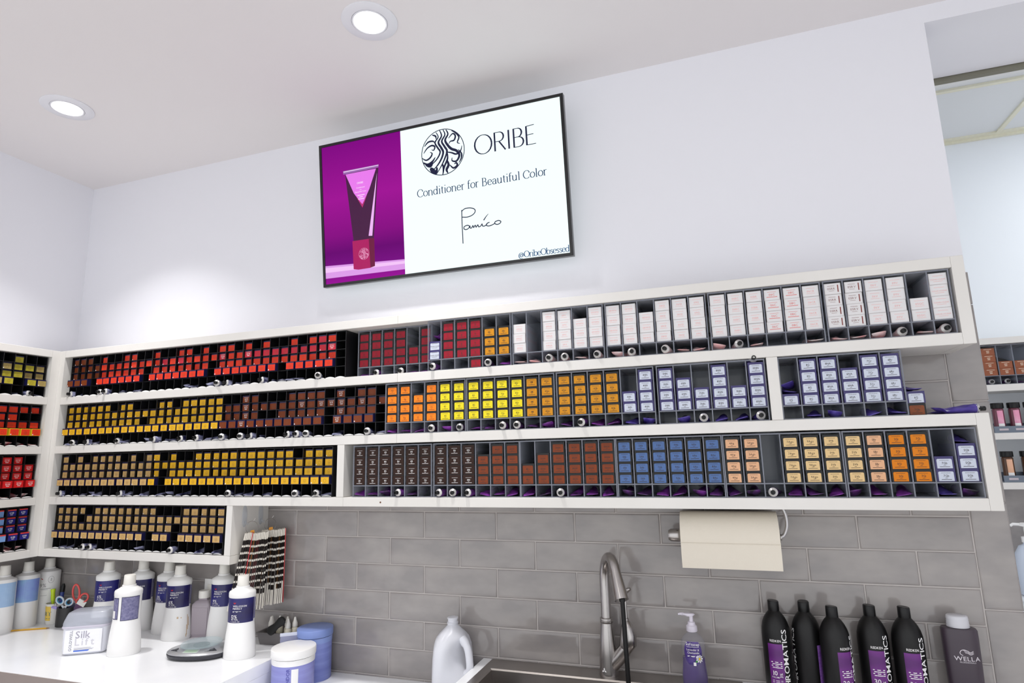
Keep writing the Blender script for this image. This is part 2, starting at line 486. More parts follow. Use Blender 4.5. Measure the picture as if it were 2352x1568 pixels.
MB().lathe([(0.042, 0), (0.045, 0.002), (0.03, 0.003), (0.0, 0.0)], 24, c0=False, c1=False).build('drain', STEEL, sk, 40, loc=(0.43, -0.30, -0.2045))
bo = thing('mixing_bowl', 'shiny steel bowl standing in the sink basin', 'bowl', (0.765, -0.30, LT - 0.2045))
MB().lathe([(0.03, 0), (0.05, 0.006), (0.075, 0.05), (0.085, 0.115), (0.088, 0.117), (0.083, 0.113), (0.07, 0.05), (0.045, 0.009)], 32).build('bowl_body', mat('polished_steel', (220, 220, 222), 0.1, metal=1.0), bo, 40)

# ================================================================== racks, cartons and tubes
C_ = {  # carton face colours (sRGB)
 'crimson': (150, 18, 40), 'amber': (206, 138, 24), 'orange': (250, 132, 26), 'yellow': (236, 216, 36), 'umber': (44, 21, 11),
 'chestnut': (126, 56, 24), 'blue': (80, 108, 158), 'peach': (222, 172, 134), 'beige': (222, 190, 138), 'tangerine': (216, 124, 14),
 'pearl': (200, 206, 220), 'white': (222, 220, 221), 'rust': (130, 70, 40),
 'red': (222, 56, 32), 'pinkish red': (204, 42, 62), 'brown': (120, 54, 22), 'gold': (226, 174, 36), 'tan': (200, 164, 106),
 'olive': (176, 164, 52), 'dull tan': (170, 150, 92), 'scarlet': (206, 26, 30), 'navy': (36, 36, 122), 'pale blue': (124, 160, 212)}
FACE = {k: mat('carton_face_' + k.replace(' ', '_'), v, 0.45, coat=0.05, spec=0.22, bump=(35, 0.12, 0.002)) for k, v in C_.items()}
SIDE_BLACK = mat('carton_side_black', (13, 12, 14), 0.36, spec=0.4)
SIDE_PURPLE = mat('carton_side_purple', (38, 26, 96), 0.32, coat=0.2)
SIDE_WHITE = mat('carton_side_white', (210, 206, 207), 0.4)
CW, CH, CD = 0.0465, 0.0350, 0.150
_cm = {}
MAUV = mat('mauve_ink', (146, 112, 110), 0.6); CORAL = mat('coral_ink', (222, 124, 120), 0.6)
def cmesh(key, fn):
    if key not in _cm:
        _cm[key] = fn()
    return _cm[key]
def carton_body(side):
    b = MB().box(-CW / 2, CW / 2, 0, CD, 0, CH)
    b.box(CW / 2, CW / 2 + 0.0004, 0.008, CD - 0.01, CH * 0.30, CH * 0.62, 1)        # pale print on the right side panel
    b.box(-CW / 2 - 0.0004, -CW / 2, 0.010, 0.05, CH * 0.4, CH * 0.55, 1)
    return b.mesh('carton', [side, mat('side_print', (92, 90, 96), 0.5) if side is not SIDE_WHITE else mat('side_print_pale', (224, 200, 200), 0.5)])
def label_mesh(face, full):
    b = MB()
    if full:
        w, z0, z1, r = CW / 2 - 0.0010, 0.0008, CH - 0.0012, 0.0012
    else:
        w, z0, z1, r = CW / 2 - 0.0045, 0.0014, CH - 0.0070, 0.0035
    pts = [(-w, z0), (w, z0)] + arc(w - r, z1 - r, r, r, 0, 90, 4) + arc(-w + r, z1 - r, r, r, 90, 180, 4)
    b.prism([(x, 0, z) for x, z in pts], (0, -0.0006, 0))
    b.f = [tuple(reversed(f)) for f in b.f]
    return b.mesh('front_label', face)
def print_mesh(code, ink, style):
    b = MB(); f = lambda x, z: (x, -0.0009, z)
    if style == 'side_bar':      # code with a dark swatch bar at the right
        b.text(code, 0.0096, -0.004, 0.0145, f, m=0)
        b.face([f(0.0135, 0.006), f(0.0165, 0.006), f(0.0165, 0.029), f(0.0135, 0.029)], 1)
        b.bar(-0.014, 0.006, 0.0265, 0.0012, f); b.bar(-0.011, 0.004, 0.0105, 0.0009, f)
    elif style == 'white':
        b.text(code, 0.0090 if len(code) < 6 else 0.0056, 0, 0.0135, f, m=0)
        b.bar(-0.013, 0.013, 0.0262, 0.0010, f); b.bar(-0.012, 0.012, 0.0095, 0.0009, f)
    elif style == 'underline':
        b.text(code, 0.0100, 0, 0.0150, f, m=0)
        b.bar(-0.016, 0.016, 0.0105, 0.0020, f, 0); b.bar(-0.013, 0.013, 0.0268, 0.0010, f)
    else:
        b.text(code, 0.0086, 0, 0.0132, f, m=0, sx=0.9)
        for k in range(9):
            b.bar(-0.0115 + k * 0.0026, -0.0115 + k * 0.0026 + 0.0015, 0.0240, 0.0013, f)
        b.bar(-0.003, 0.003, 0.0102, 0.0010, f); b.bar(-0.0125, 0.0125, 0.0062, 0.0012, f)
    return b.mesh('print', [ink, REDI if style != 'side_bar' else mat('maroon_ink', (128, 50, 44), 0.5)])
KIND = {'white': (SIDE_WHITE, True, PINKI), 'pearl': (SIDE_PURPLE, False, INK), 'umber': (SIDE_BLACK, True, INKW), 'chestnut': (SIDE_BLACK, False, INK), 'crimson': (SIDE_BLACK, False, INK)}
def carton(loc, face, code, label, group, style='std', flip=False, rz=0.0, ink=None):
    side, full, dink = KIND.get(face, (SIDE_BLACK, False, INK))
    ink = ink or dink
    o = link({'white': 'white_carton', 'pearl': 'purple_edged_carton'}.get(face, 'black_edged_carton'), cmesh(('body', side.name), lambda: carton_body(side)), None, loc, (0, 0, rz))
    tag(o, label, 'carton', group)
    l = link('front_label', cmesh(('lab', face, full), lambda: label_mesh(FACE[face], full)), o)
    if face == 'white':
        l.location.y = -0.0002
    if code:
        p = link('print', cmesh(('pr', code, ink.name, style), lambda: print_mesh(code, ink, style)), l)
        if flip:
            p.rotation_euler = (0, PI, 0); p.location = (0, 0, CH)
    return o

# ---- smoky clear racks: six columns, one shelf above an open tray
RP, RT = 0.0563, 0.0035
def clear_rack(x0, yf, z0, label, ncol=6, yb=-0.018):
    t = thing('clear_rack', label, 'rack', (x0, yf, z0), group='smoky clear carton racks')
    W = ncol * RP; Dp = yb - yf; Ht = 0.194
    vm = cmesh(('vdiv', round(Dp, 3)), lambda: MB().box(-RT / 2, RT / 2, 0, Dp, 0.0025, Ht - 0.004, 0, 1).mesh('divider', [ACRY, ACRYE]))
    for k in range(ncol + 1):
        x = min(max(k * RP, RT / 2), W - RT / 2)
        link('side_panel' if k in (0, ncol) else 'divider', vm, t, (x, 0, 0))
    def hz(nm, z, th):
        link(nm, cmesh(('hz', nm, round(Dp, 3), ncol), lambda: MB().box(0, W, 0, Dp, 0, th, 0, 1).mesh(nm, [ACRY, ACRYE])), t, (0, 0.0002, z))
    hz('floor_panel', 0.0, 0.0025); hz('shelf_panel', 0.0400, 0.0036); hz('top_panel', Ht - 0.004, 0.004)
    link('back_panel', cmesh(('bk', ncol), lambda: MB().box(0, W, -0.003, 0, 0.0025, Ht - 0.004).mesh('back_panel', ACRYB)), t, (0, Dp, 0))
    return t

# ---- squeezed colour tubes
PURT = mat('purple_tube', (140, 56, 166), 0.32, noise=(34, (40, 20, 50), (1, 1, 1), 1)); BLKT = mat('black_tube', (30, 26, 34), 0.3, noise=(50, (112, 52, 138), (1, 0.4, 1), 1))
PNKT = mat('pink_silver_tube', (232, 160, 160), 0.35, noise=(30, (222, 216, 214), (1, 1, 1), 1)); VIOT = mat('violet_tube', (50, 30, 122), 0.34, noise=(55, (104, 88, 178), (1, 0.3, 1), 1))
NAVT = mat('navy_tube', (30, 30, 70), 0.36, noise=(60, (170, 172, 204), (0.6, 0.4, 1), 1)); WHTT = mat('white_red_tube', (236, 232, 230), 0.35, noise=(40, (206, 40, 70), (1, 0.4, 1), 1))
TUBEM = {'purple': PURT, 'black': BLKT, 'pink': PNKT, 'violet': VIOT, 'navy': NAVT, 'white and red': WHTT}
def tube_meshes(v):
    """v 0-1: cap towards the front; 2-4: crimped tail towards the front"""
    rnd = random.Random(v * 11 + 3)
    cap = v < 2
    L = 0.105
    rings = []
    for k in range(9):
        t = k / 8.0
        # t = 0 at the shoulder, 1 at the crimp
        hx = 0.0135 + 0.0065 * t; hz = 0.0135 * (1 - t) ** (0.7 if v % 2 == 0 else 1.1) + 0.0009
        wob = (rnd.uniform(-1, 1) * 0.0022, rnd.uniform(-1, 1) * 0.0016)
        y = t * L
        ph = rnd.uniform(-0.2, 0.2) * t
        rr = []
        for a in range(12):
            an = 2 * PI * a / 12
            px, pz = hx * math.cos(an), hz * math.sin(an) * (1 + 0.25 * rnd.uniform(-1, 1) * (t > 0.1))
            rr.append((px * math.cos(ph) - pz * math.sin(ph) + wob[0] * t, y, px * math.sin(ph) + pz * math.cos(ph) + wob[1] * t + 0.0136 - 0.008 * t))
        rings.append(rr)
    if v == 4:     # folded back tail
        for k, r in enumerate(rings):
            for i, p in enumerate(r):
                s = max(0, k - 5) / 3.0
                r[i] = (p[0], p[1] - 0.012 * s * s, p[2] + 0.014 * s * s)
    if not cap:
        rings = [[(p[0], L - p[1], p[2]) for p in r] for r in rings]
    body = MB().loft(rings)
    if cap: body.f = [tuple(reversed(f)) for f in body.f]
    body = body.mesh('tube_body', PURT, 50)
    s = 1 if cap else -1; y0 = 0 if cap else L
    def disc(prof):
        return MB().loft([[(r * math.cos(2 * PI * k / 20), y0 - s * y, 0.0136 + r * math.sin(2 * PI * k / 20)) for k in range(20)] for r, y in prof])
    sh = disc([(0.0137, -0.001), (0.0137, 0.001), (0.0128, 0.0022), (0.0070, 0.0052), (0.0066, 0.0058)]).mesh('shoulder', SILVER, 35)
    cp = disc([(0.0066, 0.0050), (0.0072, 0.0056), (0.0068, 0.0175), (0.0058, 0.0185), (0.0036, 0.0185), (0.0034, 0.0150)]).mesh('cap', BLACKC, 35)
    return body, sh, cp
TM = [tube_meshes(v) for v in range(5)]
_tb = {}
def colour_tube(loc, v, colour, label, group, rot=(0, 0, 0)):
    me0, sh, cp = TM[v]
    if (v, colour) not in _tb:
        m2 = me0.copy(); m2.materials.clear(); m2.materials.append(TUBEM[colour]); _tb[(v, colour)] = m2
    t = thing('colour_tube', label, 'tube', loc, group=group, rot=rot)
    link('tube_body', _tb[(v, colour)], t); link('shoulder', sh, t); link('cap', cp, t)
    return t

SHN = {0.537: 'top', 0.305: 'middle', 0.071: 'lowest'}
def fill_rack(x0, yf, zb, name, shelf, cols, tray, jit=True):
    """cols: per column (face, code, count, style, flip[, start]); tray: per column list of (variant, colour)"""
    z0 = zb + 0.0006
    clear_rack(x0, yf, z0, 'smoky clear six-column rack, %s rack on the %s shelf' % (name, shelf))
    for k, c in enumerate(cols):
        xc = x0 + (k + 0.5) * RP
        if c:
            face, code, n = c[:3]; st = c[3] if len(c) > 3 else 'std'; fl = c[4] if len(c) > 4 else False
            cx = xc - 0.0012 if x0 < 1.2 else xc + 0.0004
            for i in range(n):
                zc = z0 + 0.0442 + i * 0.0353
                tier = ['bottom', 'second from bottom', 'third from bottom', 'fourth from bottom'][i]
                carton((cx + random.uniform(-1, 1) * 0.0008, yf + 0.004 + random.uniform(0, 0.003), zc), face, code,
                       '%s carton%s, %s, %s column, %s clear rack, %s shelf' % ({'white': 'white pink-print', 'pearl': 'purple-edged pale'}.get(face, face), (' reading ' + code) if face in ('pearl', 'umber', 'beige', 'peach', 'tangerine', 'yellow') or st == 'side_bar' else '', tier, ordw(k), name, shelf),
                       '%s cartons in the clear racks' % face, st, fl, random.uniform(-0.012, 0.012), ink={'side_bar': MAUV, 'underline': CORAL}.get(st))
        for i, (v, colr) in enumerate(tray[k] if k < len(tray) else []):
            r = random.Random(int(x0 * 1000) + k * 7 + i)
            colour_tube((xc + r.uniform(-1, 1) * 0.004 + i * 0.012, yf + (0.004 if v < 2 else 0.001) + r.uniform(-0.012, 0.004) * (v < 2), z0 + 0.0030 + i * 0.012), v, colr,
                        '%s %s tube%s in tray under %s column, %s clear rack, %s shelf' % ('used' if v < 2 else 'flattened', colr, ' on top of another' if i else '', ordw(k), name, shelf),
                        'colour tubes in the clear rack trays', (0, r.uniform(-0.25, 0.25), r.uniform(-0.22, 0.22)))
Z1, Z2, Z3 = 0.537, 0.305, 0.071
c, a, w_ = 'crimson', 'amber', 'white'
P, K, N_, V_ = 'purple', 'black', 'pink', 'violet'
YF = -0.219
R6 = lambda L: L
# top shelf
fill_rack(0.086, -0.168, Z1, 'leftmost', 'top', [(c, '4r', 4), (c, '5r', 4), (c, '6r', 4), (c, '6rr', 4), (c, '5rr', 2), (c, '6rv', 4)],
          [[(2, P)], [(0, K)], [], [(0, K)], [(3, P)], [(3, K)]])
fill_rack(0.430, YF, Z1, 'second', 'top', [('pearl', 'CLEAR+CLEAR', 2, 'white'), (c, '7r', 4), (c, '8r', 4), (c, '9r', 4), (a, '4Bc', 3), (a, '6Bc', 3)],
          [[(1, K)], [], [], [], [(0, K)], [(2, P)]])
fill_rack(0.773, YF, Z1, 'third', 'top', [(w_, '09GC', 3, 'white'), None, (w_, '09NA', 4, 'white'), (w_, '09V', 4, 'white'), (w_, '09WN', 3, 'white'), (w_, '09WN', 4, 'white')],
          [[(3, N_)], [(2, N_)], [(0, N_)], [(0, N_)], [(3, N_)], [(0, N_)]])
fill_rack(1.1165, YF, Z1, 'fourth', 'top', [(w_, '08WN', 4, 'white'), (w_, '08WN', 4, 'white'), (w_, '08WG', 3, 'white'), (w_, '08GI', 4, 'white'), (w_, '06GI', 4, 'white'), (w_, '09G', 4, 'white')],
          [[(4, N_)], [(0, N_)], [], [(0, N_)], [(3, N_)], [(2, N_)]])
fill_rack(1.461, YF, Z1, 'fifth', 'top', [(w_, '09GC', 4, 'white'), (w_, '06BC', 4, 'white'), (w_, '05BR', 4, 'white'), (w_, '06C', 4, 'underline'), (w_, '08C', 4, 'underline'), (w_, '06CR', 4, 'white')],
          [[(4, N_)], [(0, N_)], [(3, N_)], [], [], [(3, N_)]])
fill_rack(1.805, YF, Z1, 'sixth', 'top', [(w_, '05RR', 4, 'side_bar'), (w_, '05RV', 4, 'side_bar'), (w_, '06V', 4, 'white'), (w_, '09V', 4, 'white'), (w_, '05GC', 2, 'white'), (w_, 'CLEAR+CLEAR', 4, 'white')],
          [[(2, N_)], [(3, N_)], [(4, N_)], [(0, N_)], [(3, N_)], [(0, N_)]])
# middle shelf
o_, y_, p_ = 'orange', 'yellow', 'pearl'
fill_rack(0.2475, YF, Z2, 'leftmost', 'middle', [(o_, '7O', 4), (o_, '10g', 4), (o_, '5C', 3), (o_, '7C', 4), (y_, '4G', 4), (y_, '6G', 4)],
          [[(2, P)], [(3, P)], [(2, P)], [(0, K)], [(4, P)], [(0, K)]])
fill_rack(0.5885, YF, Z2, 'second', 'middle', [(y_, '8G', 4), (y_, '10G', 4), (y_, '7Gc', 4), (y_, '8Gr', 4), (a, '4M', 4), (a, '4Gm', 4)],
          [[(3, P)], [(2, K)], [(0, K)], [(0, K)], [(3, K)], [(4, P)]])
fill_rack(0.932, YF, Z2, 'third', 'middle', [(a, '6Gm', 4), (a, '4Gb', 4), (a, '6Gb', 4), (a, '8Gb', 4), (p_, '1NN', 2), (p_, '4NN', 4)],
          [[(3, K)], [(0, K)], [(2, P)], [(3, P)], [(2, V_)], [(4, V_)]])
fill_rack(1.278, YF, Z2, 'fourth', 'middle', [(p_, '5NN', 4), (p_, '6NN', 3), (p_, '7NN', 2), (p_, '8NN', 4), (p_, '9NN', 2), (p_, '10NN', 4)],
          [[], [(4, V_)], [(0, V_)], [(2, V_)], [(3, V_)], [(0, V_)]])
fill_rack(1.6535, YF, Z2, 'rightmost', 'middle', [(p_, '6G', 1), (p_, '8G', 4), (p_, '8NA', 4), (p_, '6NA', 3), (p_, '7Cr', 4), (p_, '6Rr', 4)],
          [[], [(3, V_)], [(4, V_)], [], [(2, V_)], [(3, V_)]])
# lowest shelf
u_, h_, bl = 'umber', 'chestnut', 'blue'
fill_rack(0.107, -0.215, Z3, 'leftmost', 'lowest', [(u_, '2N', 4), (u_, '3N', 4), (u_, '4N', 4), (u_, '5N', 4), (u_, '6N', 4), (u_, '7N', 4)],
          [[(2, P)], [(3, P)], [(4, P)], [(0, K)], [(3, K)], []])
fill_rack(0.4515, -0.215, Z3, 'second', 'lowest', [(u_, '8N', 4), (u_, '9N', 4), (u_, '10N', 4), (h_, '3NW', 3), (h_, '4NW', 4), (h_, '6NW', 4)],
          [[(0, K)], [(1, K)], [(0, K)], [(2, P)], [(3, P)], [(2, P)]])
fill_rack(0.7905, -0.2195, Z3, 'third', 'lowest', [(h_, '4Rv', 2), (h_, '5NW', 3), (h_, '7NW', 4), (h_, '8NW', 4), (h_, '9NW', 4), (h_, '10NW', 4)],
          [[(2, P)], [(3, K)], [(0, K)], [(2, P)], [(3, P)], [(2, P)]])
fill_rack(1.1295, YF, Z3, 'fourth', 'lowest', [(bl, '1Ab', 4), (bl, '5Ab', 4), (bl, '7Ab', 4), (bl, '9Ab', 4), (bl, '6Aa', 4), (bl, '8Aa', 4)],
          [[(4, K)], [(3, K)], [(2, P)], [(3, P)], [(4, P)], [(2, K)]])
fill_rack(1.4685, YF, Z3, 'fifth', 'lowest', [('peach', '4Ag', 4), ('peach', '5Ago', 4), None, ('beige', '7Ago', 4), ('beige', '9Ago', 4), ('beige', '3Vb', 4)],
          [[(3, K)], [(4, K)], [(0, K)], [(2, P)], [(3, K)], [(2, P)]])
fill_rack(1.8085, YF, Z3, 'sixth', 'lowest', [('beige', '5Vb', 4), ('peach', '5Br', 4), ('tangerine', '5Gi', 4), ('tangerine', '7Gi', 4), (p_, '7Gb', 2), (p_, '5Gb', 3)],
          [[(4, P)], [(3, P)], [(2, P)], [], [(3, V_)], [(4, K)]])
# extras: one more crimson carton in a tray, tubes lying on cartons, loose things at the end of the middle shelf
carton((0.430 + 3.5 * RP, YF + 0.004, Z1 + 0.0034), c, '9r', 'crimson carton alone in tray, fourth column, second clear rack, top shelf', 'crimson cartons in the clear racks')
colour_tube((1.278 + 5.5 * RP - 0.004, YF + 0.010, Z2 + 0.0006 + 0.0442 + 4 * 0.0353 + 0.0003), 0, V_, 'tube with silver shoulder lying on top of right NN carton stack', 'colour tubes on cartons', (0.0, 0, 0.1))
colour_tube((0.430 + 0.5 * RP, YF + 0.02, Z1 + 0.0006 + 0.0442 + 2 * 0.0353 + 0.001), 4, P, 'purple folded tube standing on two pale cartons, top shelf', 'colour tubes on cartons', (0.35, 0.3, 0.2))
colour_tube((1.6535 + 0.5 * RP, YF + 0.02, Z2 + 0.0006 + 0.0442 + 0.0353 + 0.001), 3, V_, 'violet tube lying on single carton beside white upright', 'colour tubes on cartons', (0.0, 0.2, 0.15))
colour_tube((1.6535 + 0.5 * RP, YF + 0.03, Z2 + 0.0006 + 0.0442 + 0.0353 + 0.020), 4, V_, 'folded violet tube resting on another tube beside white upright', 'colour tubes on cartons', (0.05, -0.3, -0.2))
colour_tube((1.8085 + 5.5 * RP, YF + 0.03, Z3 + 0.0006 + 0.0442 + 3 * 0.0353 + 0.001), 2, V_, 'dark violet tube lying on the 5Gb cartons', 'colour tubes on cartons', (0.0, 0.15, -0.1))
carton((2.016, -0.205, Z2 + 0.0006), 'rust', '7Gb', 'rust-brown carton lying on middle shelf end under a pale carton', 'loose cartons at the shelf end')
carton((2.018, -0.203, Z2 + 0.0006 + CH + 0.0002), p_, '6G', 'purple-edged pale carton reading 6G on a brown carton, shelf end', 'loose cartons at the shelf end')
colour_tube((2.020, -0.196, Z2 + 0.0006 + 2 * CH + 0.0006), 3, V_, 'flat violet tube lying on top of loose pale carton', 'colour tubes on cartons', (0, 0.05, 0.1))
def loose_tube(loc, rz, v, label):
    t = colour_tube(loc, v, V_, label, 'crumpled tubes on the shelf end', (0, 0.1, rz))
    t.scale = (1.15, 1.15, 1.0)
loose_tube((2.050, -0.206, Z2 + 0.0008), -1.30, 4, 'crumpled violet tube on middle shelf end, nearest the loose cartons')
loose_tube((2.176, -0.166, Z2 + 0.0008), 1.62, 0, 'crumpled violet tube with dark cap overhanging the shelf end')

# ---- black racks: four stepped tiers above a tray
BP, BW, BH, BD = 0.0475, 0.0385, 0.0318, 0.15
BZ = [0.1540, 0.1192, 0.0844, 0.0494]           # tier floors, top to bottom
TABM = mat('white_tag_strip', (238, 238, 238), 0.4)
BFRONT = -0.208
def black_rack(loc, rz, ncol, label, dp=0.185, tabs=True):
    t = thing('black_rack', label, 'rack', loc, rz, 'black carton racks')
    W = ncol * BP
    vm = cmesh(('bv', dp), lambda: MB().box(-0.0012, 0.0012, 0, dp, 0.0012, 0.192).mesh('divider', BLACKP))
    for k in range(ncol + 1):
        link('side_panel' if k in (0, ncol) else 'divider', vm, t, (min(max(k * BP, 0.0012), W - 0.0012), 0, 0))
    for z in BZ:
        link('tier_panel', cmesh(('bh', ncol, dp), lambda: MB().box(0, W, 0, dp, -0.0016, 0).mesh('tier_panel', BLACKP)), t, (0, 0.0003, z))
    MB().box(0, W, 0, dp, 0, 0.0012).build('floor_panel', BLACKP, t)
    MB().box(0, W, 0, dp, 0.192, 0.1945).build('top_panel', BLACKP, t)
    MB().box(0, W, dp, dp + 0.002, 0, 0.1945).build('back_panel', BLACKP, t)
    def tabm():
        pts = [(-0.0215, 0.0014), (0.0215, 0.0014), (0.0215, 0.0030)] + [(0.0215 - 0.043 * q / 8, 0.0030 + 0.0042 * math.sin(PI * q / 8)) for q in range(1, 8)] + [(-0.0215, 0.0030)]
        b = MB().prism([(x, 0, z) for x, z in pts], (0, -0.0016, 0)); b.f = [tuple(reversed(f)) for f in b.f]
        return b.mesh('tag_strip', TABM)
    for k in range(ncol):
        link('tag_strip', cmesh('tab', tabm), t, ((k + 0.5) * BP, -0.0006, 0))
    return t
def small_label(face, kind):
    b = MB(); w = BW / 2 - 0.0012
    z1 = BH - (0.0052 if kind != 'full' else 0.0020)
    b.prism([(-w, 0, 0.0012), (w, 0, 0.0012), (w, 0, z1), (-w, 0, z1)], (0, -0.0005, 0))
    b.f = [tuple(reversed(f)) for f in b.f]
    return b.mesh('front_label', FACE[face])
def small_print(kind):
    b = MB(); f = lambda x, z: (x, -0.0008, z)
    if kind == 'emblem':
        b.stroke(arc(0, 0.0132, 0.0058, 0.0066, 0, 342, 18), 0.0007, f, 0, closed=True)
        b.bar(-0.0035, 0.0035, 0.0132, 0.0008, f, 0); b.bar(-0.003, 0.003, 0.0112, 0.0006, f, 0)
    elif kind == 'sticker':
        b.stroke(arc(0, 0.0132, 0.0058, 0.0066, 0, 342, 18), 0.0007, f, 0, closed=True)
        b.face([f(-0.0165, 0.0026), f(-0.0125, 0.0026), f(-0.0125, 0.0072), f(-0.0165, 0.0072)], 1)
    elif kind == 'top':
        b.face([f(-BW / 2 + 0.0012, BH - 0.0062), f(BW / 2 - 0.0012, BH - 0.0062), f(BW / 2 - 0.0012, BH - 0.0006), f(-BW / 2 + 0.0012, BH - 0.0006)], 2)
        b.text('0/88', 0.0090, 0, 0.0130, f, m=1); b.bar(-0.006, 0.006, 0.0095, 0.001, f, 1); b.bar(-0.005, 0.005, 0.007, 0.001, f, 1)
    elif kind == 'topplain':
        b.face([f(-BW / 2 + 0.0012, BH - 0.0062), f(BW / 2 - 0.0012, BH - 0.0062), f(BW / 2 - 0.0012, BH - 0.0006), f(-BW / 2 + 0.0012, BH - 0.0006)], 2)
    else:
        b.text(kind, 0.0082, 0, 0.0138, f, m=1); b.bar(-0.007, 0.007, 0.0102, 0.0010, f, 1); b.bar(-0.006, 0.006, 0.0076, 0.0010, f, 1)
        b.bar(-0.011, 0.011, 0.0235, 0.0010, f, 1)
    return b.mesh('print', [mat('faint_emblem_ink', (120, 70, 40), 0.5), INKW, mat('red_band_ink', (216, 60, 50), 0.4)])
def small_body(side):
    return MB().box(-BW / 2, BW / 2, 0, BD, 0, BH).mesh('carton', side)
SIDE_RED = mat('carton_side_red', (180, 24, 28), 0.35); SIDE_YEL = mat('carton_side_yellow', (232, 200, 40), 0.35)
BCOL = {'b': ('brown', 'emblem'), 'q': ('brown', '8/73'), 'r': ('red', 'emblem'), 'p': ('pinkish red', 'emblem'), 'Q': ('pinkish red', '55/46'), 'y': ('gold', 'emblem'), 't': ('tan', 'emblem'),
        'o': ('olive', 'emblem'), 'k': ('dull tan', 'emblem'), 'R': ('scarlet', '66/45'), 'n': ('navy', 'top'), 'L': ('pale blue', 'topplain'), 's': ('red', 'emblem')}
def small_carton(loc, rz, ch, label, group):
    face, pk = BCOL[ch]
    side = {'R': SIDE_RED, 's': SIDE_YEL}.get(ch, NAVY)
    if pk == 'emblem' and random.random() < 0.3: pk = 'sticker'
    o = link(face.replace(' ', '_').replace('pinkish_red', 'red') + '_carton', cmesh(('sb', side.name), lambda: small_body(side)), None, loc, (0, 0, rz))
    tag(o, label, 'carton', group)
    kind = 'full' if ch in 'RnLs' else 'std'
    l = link('front_label', cmesh(('sl', face, kind), lambda: small_label(face, kind)), o)
    link('print', cmesh(('sp', pk), lambda: small_print(pk)), l)
    return o
def fill_black(x0, zb, splits, rows, shelf, tubes, names, first=0):
    n = len(rows[0]); k0 = 0
    for i, m in enumerate(splits):
        black_rack((x0 + k0 * BP, BFRONT, zb + 0.0006), 0, m - 0, 'black plastic carton rack, %s on the %s' % (names[i], shelf))
        k0 += m
    for r, row in enumerate(rows):
        assert len(row) == n, (shelf, r, len(row))
        for k, ch in enumerate(row):
            if ch == '.': continue
            j = random.uniform
            yy = BFRONT + (0.007 + j(0, 0.006) if r < 3 else -0.016 + j(0, 0.003))
            small_carton((x0 + (k + 0.5) * BP + j(-1, 1) * 0.0018, yy, zb + 0.0006 + BZ[r] + 0.0001), j(-0.02, 0.02), ch,
                         '%s carton, %s tier, %s column from left, black racks, %s' % (BCOL[ch][0], TIER[r].replace(' down', ''), ordw(k + first), shelf), '%s cartons in the black racks' % BCOL[ch][0])
    for k, v in tubes:
        r = random.Random(k * 13 + v); cap = v < 2
        colour_tube((x0 + (k + 0.5) * BP + r.uniform(-1, 1) * 0.004, BFRONT + (-0.010 + r.uniform(-0.008, 0.006) if cap else -0.012), zb + 0.0006 + 0.0014 + (0.0 if cap else 0.001)), v, 'navy',
                    '%s navy tube in tray under %s column, black racks, %s' % ('capped' if cap else 'flattened', ordw(k + first), shelf), 'navy tubes in the black rack trays', (0, r.uniform(-0.2, 0.2), r.uniform(-0.5, 0.5)))
B0 = -1.512
fill_black(B0, Z1, [11, 11, 11], ['bbb.r..rr..r..rr.r.rr.r.r..r.rpr.', 'bbbbrrrrrrrrprprrrrQrrQppppppppQ.', 'bbbbrrrrrr.rrrrrrr.rrrrrrrrrrrrr.', 'bbb.rrrrrr.rrrrrrr.rrrrrrr.rrrrr.'], 'top shelf',
           [(0, 0), (4, 1), (5, 0), (7, 3), (9, 2), (15, 4), (16, 2), (18, 4), (19, 0), (20, 1), (22, 3), (24, 0), (26, 3), (27, 2), (28, 3), (30, 0)], ['left one', 'middle one', 'right one'])
black_rack((B0, BFRONT, Z2 + 0.0006), 0, 3, 'narrow three-column black rack beside the corner on second shelf')
X2 = B0 + 3 * BP + 0.0008
fill_black(B0, Z2, [], ['yyy', 'yyy', 'yyy', 'yyy'], 'second shelf', [(0, 2), (1, 0)], [])
fill_black(X2, Z2, [11, 11, 12], ['yyy.yy...yy.yyyyy..qb...bbbb.q.bb.', 'y' * 17 + 'bbqbbbbbqbqqqbqbb', 'y' * 7 + '.' + 'y' * 9 + 'bbqb..bbbbb.qbbb.', 'y' * 17 + 'bbqbbbbbbbb.qbbb.'], 'second shelf',
           [(0, 0), (1, 3), (4, 1), (5, 2), (8, 4), (9, 0), (11, 3), (12, 0), (14, 0), (15, 2), (16, 3), (17, 0), (19, 0), (20, 1), (24, 0), (25, 1), (26, 0), (29, 2), (32, 0), (33, 3)], ['left wide one', 'middle wide one', 'right wide one'], 3)
fill_black(B0, Z3, [11, 11, 10], ['t.t.tttt.t.ty.y..yyyyyyyyyyy.yyy', 't' * 12 + 'y' * 20, 't' * 12 + 'y.' + 'y' * 18, 't' * 12 + 'y.' + 'y' * 18], 'third shelf',
           [(0, 0), (3, 3), (4, 4), (5, 2), (8, 0), (9, 3), (11, 2), (13, 3), (14, 4), (15, 2), (21, 0), (22, 3), (23, 2), (25, 3), (28, 0), (30, 1), (31, 3)], ['left one', 'middle one', 'right one'])
fill_black(B0, -0.162, [11, 10], ['tttt.tttttttt...ttttt', 'ttt.' + 't' * 17, 't' * 15 + '.' + 't' * 5, 't' * 12 + '.tt.' + 't' * 5], 'bottom shelf',
           [(1, 3), (2, 2), (4, 0), (5, 1), (7, 3), (11, 4), (15, 0), (18, 2), (20, 3)], ['left one', 'right one'])
